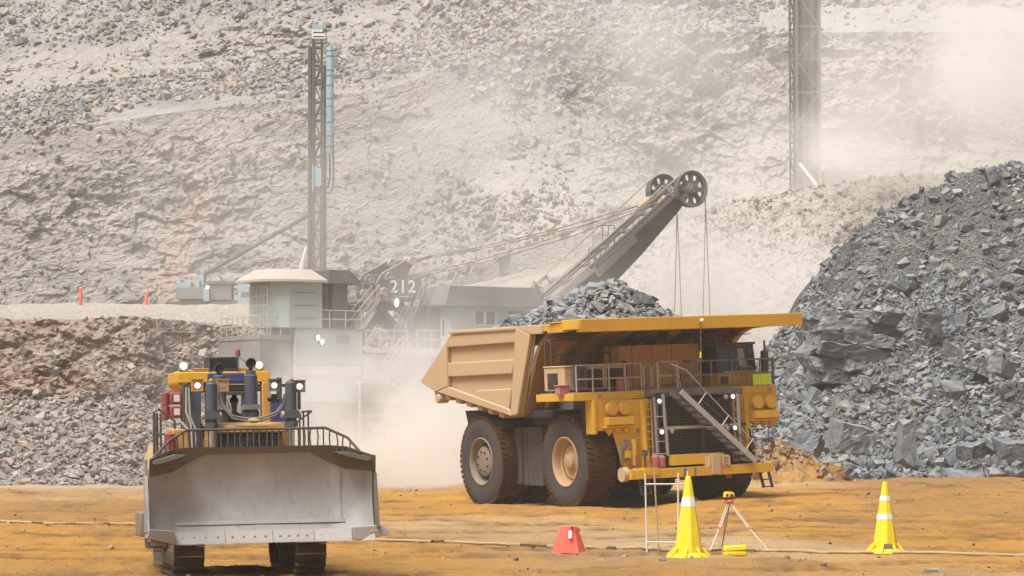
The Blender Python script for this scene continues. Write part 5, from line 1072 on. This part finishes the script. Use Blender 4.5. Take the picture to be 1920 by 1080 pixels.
for y in (-1.75,1.75):
    q=MB(); R=1.30; c=(24.55,y,20.45); prof=[(R-.22,-.18),(R,-.24),(R,-.16),(R-.10,-.05),(R-.10,.05),(R,.16),(R,.24),(R-.22,.18)]
    q.lathe(prof,c,(0,1,0),48,close=True); q.lathe([(.42,-.3),(.42,.3)],c,(0,1,0),24); q.lathe([(.62,-.10),(.62,.10)],c,(0,1,0),24)
    for k in range(8):
        a=2*math.pi*k/8
        vs=[]
        for rr,hw in ((.55,.17),(.8,.13),(R-.16,.30)):
            for yy in (-.09,.09):
                for sg in (-1,1): vs.append((c[0]+rr*math.cos(a)-sg*hw*math.sin(a),c[1]+yy,c[2]+rr*math.sin(a)+sg*hw*math.cos(a)))
        q.add(vs,[(0,1,3,2),(8,10,11,9),(0,4,5,1),(4,8,9,5),(2,3,7,6),(6,7,11,10),(0,2,6,4),(4,6,10,8),(1,5,7,3),(5,9,11,7)])
    q.build('sheave','shovelgrey',S_,0,30)
q=MB(); q.cyl((24.55,-2.2,20.45),(24.55,2.2,20.45),.28,16); q.tube([(22.0,-1.1,19.2),(22.8,-1.1,19.75),(23.6,-1.1,19.95)],[.1,.28,.22],12,1); q.tube([(22.0,1.1,19.2),(22.8,1.1,19.75),(23.6,1.1,19.95)],[.1,.28,.22],12,1); q.build('boom_point',['shovelgrey','sand'],S_)
for y,z in ((-1.35,14.7),(1.35,14.7),(-1.35,13.5),(1.35,13.5)):
    q=MB(); q.tube([(2.0 if z>14 else 1.8,y,z),(8.5,y*.98,z+(19.7-z)*.24),(15,y*.95,z+(19.7-z)*.54),(22.3,y*.85,19.45)],.038,6); q.tube([(2.1,y,z),(3.6,y,z+.45)],[.2,.1],8); q.build('suspension_rope','rope',S_)
for y,dy in ((-1.75,-.07),(-1.75,.07),(1.75,-.07),(1.75,.07)):
    q=MB(); q.tube([(7.0,y*.5,8.6),(24.55-1.3*math.sin(.67),y+dy,20.45+1.3*math.cos(.67))]+[(24.55+1.24*math.sin(a),y+dy,20.45+1.24*math.cos(a)) for a in (-.4,0,.4,.8,1.2,1.57)]+[(25.85+dy*2,y+dy,17),(25.9+dy*7,y+dy,8),(25.5+dy*7,y*.4,3.6)],.03,6); q.build('hoist_rope','rope',S_)
# dipper and handle down in the dust
q=MB(); q.beam((15.5,-1.7,9.6),(25.0,-1.7,3.2),.45,.7); q.beam((15.5,1.7,9.6),(25.0,1.7,3.2),.45,.7); q.build('dipper_handle','shovelgrey',S_,.03)
q=MB(); q.bx(24.2,27.0,-2.0,2.0,.9,1.1); q.bx(24.2,24.45,-2.0,2.0,1.1,3.8); q.bx(24.4,27.0,-2.0,-1.8,1.1,3.8); q.bx(24.4,27.0,1.8,2.0,1.1,3.8)
for k in range(6): q.prism([(27.0,1.0),(27.7,1.25),(27.0,1.4)],1,-1.9+k*.68,-1.6+k*.68)
q.build('dipper','shoveldark',S_,.03)
# ------------------------------------------------------------------ the two blast-hole drills up on the bench
def lattice(q,x0,x1,y0,y1,z0,z1,step,w,mi=0,faces='fblr'):
    n=int((z1-z0)/step)
    for x in(x0,x1):
        for y in(y0,y1): q.beam((x,y,z0),(x,y,z1),w,w,mi,(0,1,0))
    for i in range(n+1):
        z=z0+i*step; zz=min(z1,z+step)
        for (a,b) in (((x0,y0),(x1,y0)),((x0,y1),(x1,y1)),((x0,y0),(x0,y1)),((x1,y0),(x1,y1))):
            q.beam((*a,z),(*b,z),w*.7,w*.7,mi)
            if i<n:
                if i%2: a,b=b,a
                q.beam((*a,z),(*b,zz),w*.65,w*.65,mi)
d1=at(600,568,303); zb=bench_z(d1.x,303); A_=thing('drill_rig','tall slim drill rig with a pale blue pipe rack and white sign on its mast','drill rig',(d1.x,303,zb),(0,0,0))
s1=F_PX/303; H1=(568-45)/s1+ (d1.z-zb)
X1=lambda px:(px-600)/s1
Zp=lambda py:(568-py)/s1+(d1.z-zb)
q=MB(); lattice(q,X1(588),X1(602),-.5,.6,0.5,H1-1.2,1.75,.16); q.build('mast','mast',A_)
q=MB(); q.bx(X1(577),X1(582.5),-.6,.6,.3,Zp(85)); q.bx(X1(605.5),X1(611),-.2,.7,.3,Zp(120)); q.bx(X1(584),X1(586.5),-.62,-.4,.3,Zp(70)); q.build('mast_rail','mast',A_,.02)
q=MB(); q.bx(X1(587),X1(603),-.45,.3,Zp(515),Zp(318))
for k in range(9): q.bx(X1(586.6),X1(603.4),-.47,.32,Zp(505-k*21),Zp(503-k*21),1)
q.build('feed_column',['masttan','mast'],A_,.05)
q=MB(); q.bx(X1(585.5),X1(588.5),-.9,-.65,Zp(360),Zp(310)); q.bx(X1(589),X1(603),-.7,-.4,Zp(350),Zp(316)); q.build('rotary_head','blueshed2',A_,.03)
q=MB(); q.lathe([(.30,Zp(288)),(.36,Zp(286)),(.36,Zp(92)),(.28,Zp(86))],(X1(618),-.5,0),(0,0,1),18)
for py in (95,105,132,142,160,185,200,230,256,276): q.lathe([(.385,Zp(py)),(.385,Zp(py-1.6))],(X1(618),-.5,0),(0,0,1),18,1)
q.build('pipe_rack',['blueshed2','mast'],A_)
q=MB(); q.bx(X1(584),X1(610),-.5,.7,Zp(78),Zp(44)); q.bx(X1(604),X1(613),-.7,-.3,Zp(58),Zp(52),1); q.build('crown_block',['blueshed2','mast'],A_,.03)
q=MB(); q.bx(X1(583.5),X1(609.5),-.62,-.56,Zp(71),Zp(54)); q.bx(X1(586),X1(607.5),-.64,-.62,Zp(60.3),Zp(58.2),1); q.bx(X1(586),X1(607.5),-.64,-.62,Zp(68.3),Zp(66.2),1); q.build('sign',['white','black'],A_,0)
q=MB(); q.tube([(X1(624),-.6,Zp(250)),(X1(625.5),-.6,Zp(320)),(X1(625),-.6,Zp(350)),(X1(618),-.6,Zp(363)),(X1(610),-.6,Zp(360))],.09,8); q.tube([(X1(618.5),-.7,Zp(290)),(X1(619),-.7,Zp(335)),(X1(615),-.7,Zp(352)),(X1(608),-.7,Zp(354))],.09,8); q.tube([(X1(590),-.7,Zp(212)),(X1(628),-.7,Zp(214)),(X1(627),-.7,Zp(224)),(X1(624),-.7,Zp(226))],.06,6); q.build('hose','black',A_)
q=MB(); q.tube([(X1(577),-.3,Zp(404)),(X1(384),-.3,Zp(514))],.2,10); q.tube([(X1(566),-.3,Zp(405)),(X1(580),-.3,Zp(406))],.06,6); q.build('mast_brace','mast',A_)
q=MB(); q.tube([(X1(575),-.9,Zp(464)),(X1(560),-1.2,Zp(520))],.12,8); q.tube([(X1(576),-.5,Zp(464)),(X1(565),-.8,Zp(520))],.12,8); q.build('mast_strut','white',A_)
q=MB(); q.bx(X1(376),X1(383),-.4,.3,Zp(560),Zp(505)); q.bx(X1(383),X1(386),-.3,.2,Zp(530),Zp(506),1); q.build('mast_rest',['blueshed2','mast'],A_,.03)
q=MB(); q.bx(X1(332),X1(384),-1.4,1.4,Zp(562),Zp(540),1); q.bx(X1(333),X1(360),-1.2,1.2,Zp(540),Zp(530)); q.bx(X1(367),X1(376),-1.2,1.2,Zp(540),Zp(527)); q.bx(X1(388),X1(448),-1.4,1.6,Zp(534),Zp(528),2); q.bx(X1(395),X1(436),-1.2,1.4,Zp(566),Zp(535),1); q.bx(X1(384),X1(395),-1.6,1.5,Zp(566),Zp(542)); q.bx(X1(448),X1(482),-1.7,1.6,Zp(572),Zp(531)); q.bx(X1(482),X1(600),-1.5,1.6,Zp(572),Zp(533)); q.bx(X1(455),X1(475),-1.73,-1.7,Zp(558),Zp(549),2); q.bx(X1(340),X1(600),-1.2,1.3,Zp(576),Zp(563),2)
q.build('machine_deck',['blueshed2','shovelgrey','shoveldark'],A_,.04)
q=MB(); q.lathe([(.16,0),(.14,.05),(.02,.07)],(X1(391),-1.62,Zp(540)),(0,-1,0),12); q.build('work_light','lamporange',A_)
for y in (-1.5,1.4):
    q=MB(); q.prism([(X1(345),-.6),(X1(470),-.6),(X1(478),-.2),(X1(470),.35),(X1(345),.35),(X1(337),-.1)],1,y-.4,y+.4); q.build('crawler','shoveldark',A_,.05)
# second drill, cut by the top of the picture
d2=at(1512,375,284); zb2=bench_z(d2.x,284); B_=thing('drill_rig','broad brown drill mast with cross bracing, its foot lost in pale dust','drill rig',(d2.x,284,zb2),(0,0,0)); s2=F_PX/284
X2=lambda px:(px-1512)/s2
Z2=lambda py:(375-py)/s2+(d2.z-zb2)
q=MB(); lattice(q,X2(1493),X2(1536),-.9,.9,.2,Z2(-60),2.95,.24); q.build('mast','mastpale',B_)
q=MB(); lattice(q,X2(1481),X2(1489),-.9,-.2,.2,Z2(-60),1.45,.12); q.build('ladder_tower','mast',B_)
q=MB(); q.bx(X2(1497),X2(1528),.3,.5,.2,Z2(-60)); 
for px in (1502,1514,1526): q.cyl((X2(px),-.1,.2),(X2(px),-.1,Z2(-60)),.09,8,1)
q.build('feed_column',['masttan','mastpale'],B_)
q=MB(); q.bx(X2(1530),X2(1537),-.5,.8,.2,Z2(-60)); q.bx(X2(1491),X2(1495),-1.0,-.6,.2,Z2(-60)); q.build('mast_rail','mast',B_,.02)
q=MB(); q.tube([(X2(1497),-1.2,Z2(308)),(X2(1541),-3.0,Z2(372))],.15,8); q.tube([(X2(1546),1.0,Z2(315)),(X2(1584),1.0,Z2(366))],.13,8); q.build('mast_strut','white',B_)
q=MB(); q.bx(X2(1475),X2(1560),-1.8,1.8,-.3,.4); q.bx(X2(1545),X2(1610),-.5,2.2,.4,2.2); q.build('machine_deck','shovelgrey',B_,.04)
q=MB(); q.tube([(X2(1468),-.9,Z2(98)),(X2(1482),-.9,Z2(97))],.08,6); q.tube([(X2(1536),-.5,Z2(96)),(X2(1545),-.5,Z2(96))],.08,6); q.build('bracket','mast',B_)
# ------------------------------------------------------------------ small things on the dirt floor
def spot(px,py):
    """the point of the dirt floor seen at a source pixel"""
    D=np.arange(56,200,.1); z0=np.array(at(px,py,100.)); k=(z0-np.array([0,0,CH]))/100.
    X=k[0]*D; Z=CH+k[2]*D; i=int(np.argmax(Z<=ground_z(X,D)+ground_d(X,D))); return Vector((X[i],D[i],gz(X[i],D[i])))
def tall_cone(px,py,h,lab,bands,rz=0,dirty=False):
    p=spot(px,py); c=thing('traffic_cone',lab,'traffic cone',p+Vector((0,0,-.02)),(0,0,rz),'tall yellow cones')
    q=MB(); n=8; R0,R1=.355*h/1.9,.075*h/1.9
    q.lathe([(R0,.06),(R1,h-.05),(R1*.75,h),(.03,h)],(0,0,0),(0,0,1),n); q.build('cone_body','coneyellow',c,.012,20)
    q=MB(); q.lathe([(.52*h/1.9,0),(.52*h/1.9,.04),(.45*h/1.9,.055),(.42*h/1.9,.10),(R0*.98,.12),(R0*.9,.13)],(0,0,0),(0,0,1),28)
    for k in range(8):
        a=2*math.pi*(k+.5)/8; q.beam((.50*h/1.9*math.cos(a),.50*h/1.9*math.sin(a),.05),(R0*.9*math.cos(a),R0*.9*math.sin(a),.24),.05,.05)
    q.build('cone_base','coneyellow',c,.008)
    for z0,z1 in bands:
        r=lambda z:R0+(R1-R0)*(z-.06)/(h-.11)+.006
        q=MB(); q.lathe([(r(z0)-.02,z0),(r(z0),z0),(r(z1),z1),(r(z1)-.02,z1)],(0,0,0),(0,0,1),n); q.build('reflective_band','reflect',c,0,20)
    if dirty:
        q=MB(); q.bx(-.12,.12,-R0*.98-.01,-R0*.9,.07,.25); q.build('mud_patch','trackend',c,.02)
    return c
tall_cone(1291,1045,1.88,'tall yellow cone with one white band beside the white stand',[(1.18,1.40)],.2)
tall_cone(1660,1037,1.72,'tall yellow cone with two white bands standing alone on the right',[(.82,.95),(1.26,1.38)],.1,True)
p=spot(1067,1036); c=thing('marker_cone','short coral red pyramid marker with a white reflector on the dirt','marker cone',p+Vector((0,0,-.02)),(0,0,.35))
q=MB(); q.lathe([(.43,0),(.21,.62),(.19,.64),(.02,.64)],(0,0,0),(0,0,1),6); q.build('marker_body','conered',c,.02,20)
q=MB(); q.bx(-.04,.04,-.33,-.305,.36,.54); q.v=[(x+.02,y-(z-.45)*-.33+.015,z) for x,y,z in q.v]; r_=q.build('reflector','reflect',c,.004); r_.rotation_euler=(0,0,-.35)
for a,z in ((-.6+.35,.56),(-2.0+.35,.6)):
    q=MB(); rr=.235; q.cyl((rr*math.cos(a)-.0,rr*math.sin(a),z-.0),(.02*math.cos(a)+rr*math.cos(a),.02*math.sin(a)+rr*math.sin(a),z+.005),.04,14); q.build('hole','red',c)
# white stand: two welded ladders of bar leaning open
p=spot(1222,1036); c=thing('barrier_stand','thin white metal frame stand beside the tall banded cone','stand',p,(0,0,0))
s_=F_PX/p.y; q=MB(); XX=lambda px:(px-1222)/s_
ZZ=lambda py:(1036-py)/s_
for x0,y0,x1,y1,d,k in ((1213,1036,1210,890,0,0),(1236,1040,1228,886,.25,1),(1271,1020,1272,888,0,0),(1291,1010,1290,885,.25,0)):
    q.tube([(XX(x0),d,ZZ(y0)),(XX((x0+x1)/2),d,ZZ((y0+y1)/2)),(XX(x1),d,ZZ(y1))],.020,8,k)
q.build('upright',['white','sand'],c)
q=MB(); q.tube([(XX(1210),-.03,ZZ(909)),(XX(1290),.2,ZZ(909))],.020,8); q.build('rung','white',c)
q=MB(); q.tube([(XX(1213),-.03,ZZ(1017)),(XX(1274),-.0,ZZ(1018))],.020,8); q.build('rung','white',c)
# surveyor's tripod, laser level on top, its yellow case below
p=spot(1384,1038); s_=F_PX/p.y; c=thing('tripod','white and orange surveying tripod standing over a yellow case','tripod',p,(0,0,0)); XX=lambda px:(px-1366)/s_
c.location.x=at(1366,1038,p.y).x; ZZ=lambda py:(1036-py)/s_
for (xb,yb,dy) in ((1330,1035,-.35),(1438,1033,-.3),(1356,1036,.55)):
    q=MB(); t=Vector((XX(1367),dy*.12,ZZ(940))); f=Vector((XX(xb),dy,0)); m_=t.lerp(f,.52); n_=Vector((.022,0,0))
    q.tube([t-n_,m_-n_],.012,6,0 if dy<.4 else 2); q.tube([t+n_,m_+n_],.012,6,0 if dy<.4 else 2); q.tube([m_,f+Vector((0,0,.06))],.017,6,0 if dy<.4 else 2); q.tube([f+Vector((0,0,.07)),f],[.022,.006],6,1); q.ball(m_,.03,5,1,(1.2,.8,1)); q.build('leg',['white','orangeplast','trackend'],c)
q=MB(); q.lathe([(.10,ZZ(944)),(.12,ZZ(941)),(.10,ZZ(937)),(.05,ZZ(936))],(XX(1367),0,0),(0,0,1),14); q.build('tripod_head','orangeplast',c,.005)
l=thing('laser_level','small yellow and black laser level mounted on top of the tripod','laser level',(c.location.x+XX(1367),p.y,c.location.z+ZZ(936)+.002),(0,0,.25))
q=MB(); q.bx(-.13,.13,-.1,.1,0,.04,1); q.prism([(-.12,.04),(.12,.04),(.11,.13),(.06,.17),(-.07,.17),(-.11,.14)],1,-.095,.095); q.build('casing',['coneyellow','black'],l,.012)
q=MB(); q.bx(-.07,.04,-.07,.07,.17,.185); q.prism([(-.01,.05),(.09,.05),(.07,.11),(.03,.13),(.01,.1)],1,-.105,-.095); q.bx(-.10,-.05,-.105,-.095,.06,.12); q.build('window','black',l,.004)
p=spot(1378,1042); c=thing('carry_case','small yellow plastic case lying on the dirt between the tripod legs','case',p+Vector((0,0,-.01)),(0,0,.25))
q=MB(); q.prism([(-.27,-.14),(.25,-.15),(.28,.0),(.25,.16),(-.25,.15),(-.28,.0)],2,0,.11); q.build('case_body','coneyellow',c,.03)
q=MB(); q.prism([(-.28,-.14),(.26,-.16),(.29,.0),(.26,.17),(-.26,.16),(-.29,.0)],2,.115,.24); q.v=[(x*(.93 if z>.2 else 1),y*(.9 if z>.2 else 1),z+.05*x) for x,y,z in q.v]; q.build('lid','coneyellow',c,.03)
# long hose across the haul floor
pts=[]; P0=[(-60,976),(100,983),(265,986),(480,1000),(720,1015),(900,1022),(1100,1029),(1240,1033),(1385,1034.5),(1500,1037),(1640,1039.5),(1760,1040),(1990,1046)]
for (x0,y0),(x1,y1) in zip(P0[:-1],P0[1:]):
    for k in range(8): 
        t=k/8; g=spot(x0+(x1-x0)*t,y0+(y1-y0)*t+.6*math.sin((x0+(x1-x0)*t)*.021)); pts.append(g+Vector((0,0,.035)))
q=MB(); q.tube(pts,.036,8); tag(q.build('hose','hosecream'),'long cream water hose snaking across the orange dirt','hose')
# red and white posts up on the bench edge
for px,py,h,D,lab in ((151,572,1.27,222,'taller red marker post with a white top on the bench edge'),(274,566,.82,232,'shorter red marker post with a white top, further along the bench')):
    for D in np.arange(213,300,.5):
        g=at(px,py,D); zb=bench_z(g.x,D)
        if g.z<=zb: break
    k=F_PX/D; h=h*30/k*.88
    c=thing('marker_post',lab,'marker post',(g.x,D,zb-.1),(0,0,.2),'red marker posts on the bench'); hh=h+.1+(g.z-zb)
    q=MB(); q.lathe([(.20,0),(.19,.1),(.13,hh-.12),(.10,hh-.1)],(0,0,0),(0,0,1),12); q.build('post_body','conered',c)
    q=MB(); q.lathe([(.11,hh-.1),(.115,hh),(.06,hh+.03)],(0,0,0),(0,0,1),12); q.build('post_cap','reflect',c)
for px,py,hl,k,col in ((1745,1073,.24,3,(.9,.2,0,1)),(1545,1062,.1,5,(.4,.2,0,1))):
    v,f=BIG[k]; me=bpy.data.meshes.new('stone'); me.from_pydata([tuple(p_*np.array([1,.9,.7])) for p_ in v],[],[tuple(t) for t in f]); me.materials.append(MSC); o=bpy.data.objects.new('stone',me); COL.objects.link(o); o.location=spot(px,py); o.scale=(hl,)*3; o.color=col
    tag(o,'pale half buried stone in the dirt right of the yellow case' if hl>.2 else 'small dark stone on the dirt right of the tripod','stone')
# ------------------------------------------------------------------ dust hanging in the pit, and haze
def dust(name,lab,c,r,dens,nscale,col,seed,soft=.25,contrast=1.25,rot=0):
    q=MB(); q.ball((0,0,0),1.0,14); o=q.build(name,[],None,0,0); o.location=c; o.scale=r; o.rotation_euler=(0,0,rot)
    m=bpy.data.materials.new(name); m.use_nodes=True; nt=m.node_tree; nt.nodes.remove(nt.nodes['Principled BSDF']); out=[n for n in nt.nodes if n.type=='OUTPUT_MATERIAL'][0]
    v=N(nt,'ShaderNodeVolumePrincipled'); v.inputs['Color'].default_value=C4(col); v.inputs['Anisotropy'].default_value=.1
    tc=N(nt,'ShaderNodeTexCoord'); ln=N(nt,'ShaderNodeVectorMath'); ln.operation='LENGTH'; nt.links.new(tc.outputs['Object'],ln.inputs[0])
    f=N(nt,'ShaderNodeMapRange'); f.interpolation_type='SMOOTHSTEP'; f.inputs[1].default_value=1; f.inputs[2].default_value=soft; f.inputs[3].default_value=0; f.inputs[4].default_value=1; nt.links.new(ln.outputs['Value'],f.inputs[0])
    g=N(nt,'ShaderNodeNewGeometry'); mp=N(nt,'ShaderNodeMapping'); mp.inputs['Location'].default_value=(seed*13.1,seed*7.7,seed*3.3); nt.links.new(g.outputs['Position'],mp.inputs[0])
    n=N(nt,'ShaderNodeTexNoise'); n.inputs['Scale'].default_value=nscale; n.inputs['Detail'].default_value=5; n.inputs['Roughness'].default_value=.58; nt.links.new(mp.outputs[0],n.inputs['Vector'])
    k=ramp(nt,n.outputs[0],.5-.25/max(contrast,.01)*.6,.5+.25/max(contrast,.01)*.6)
    d=mul(nt,mul(nt,f.outputs[0],k),dens); d.node.use_clamp=False
    nt.links.new(d,v.inputs['Density']); nt.links.new(v.outputs[0],out.inputs['Volume']); o.data.materials.append(m)
    return tag(o,lab,'dust',None,'stuff')
WARM=(.99,.97,.945)
c=at(690,770,201); dust('dust_cloud','thick pale dust rolling around the foot of the shovel',(c.x,200,3.0),(14,9,9.5),.48,.16,WARM,1,.2)
c=at(820,860,196); dust('dust_cloud','low brown dust behind the tipping body of the truck',(c.x,194,1.0),(11,10,5.5),.34,.2,(.98,.92,.85),2,.2)
c=at(1860,170,262); dust('dust_cloud','bright dust drifting over the muck slope on the right',(c.x,262,c.z),(22,22,18),.15,.1,WARM,3,.1)
c=at(1540,330,274); dust('dust_cloud','dust swirling around the foot of the broad brown drill mast',(c.x,273,c.z),(13,8,7),.3,.12,WARM,6,.1)
c=at(1130,230,292); dust('dust_cloud','thin dust veil hanging in front of the pit wall',(c.x,290,c.z),(29,18,22),.085,.06,WARM,4,.1)
c=at(1330,520,235); dust('dust_cloud','dust drifting between the boom and the rubble mound',(c.x,236,11),(15,14,15),.22,.12,WARM,5,.1)
c=at(900,560,202); dust('dust_cloud','thin dust in front of the shovel cab and gantry',(c.x,201,c.z),(14,5,7.5),.085,.15,WARM,8,.1)
c=at(430,690,190); dust('dust_cloud','thin brown dust drifting in front of the left bank',(c.x,189,c.z),(9,3,8),.05,.14,(.98,.92,.85),9,.1)
c=at(560,430,262); dust('dust_cloud','faint dust haze in front of the pale lower pit wall',(c.x,262,c.z),(26,24,18),.02,.05,WARM,7,.1)
q=MB(); q.bx(-110,110,-6,440,-3,86); hz=q.build('haze',[],None,0,0); tag(hz,'pale dusty air filling the pit','haze',None,'stuff')
m=bpy.data.materials.new('haze'); m.use_nodes=True; nt=m.node_tree; nt.nodes.remove(nt.nodes['Principled BSDF']); out=[n for n in nt.nodes if n.type=='OUTPUT_MATERIAL'][0]
v=N(nt,'ShaderNodeVolumePrincipled'); v.inputs['Color'].default_value=C4((.96,.93,.89)); v.inputs['Density'].default_value=.0003; nt.links.new(v.outputs[0],out.inputs['Volume']); hz.data.materials.append(m)
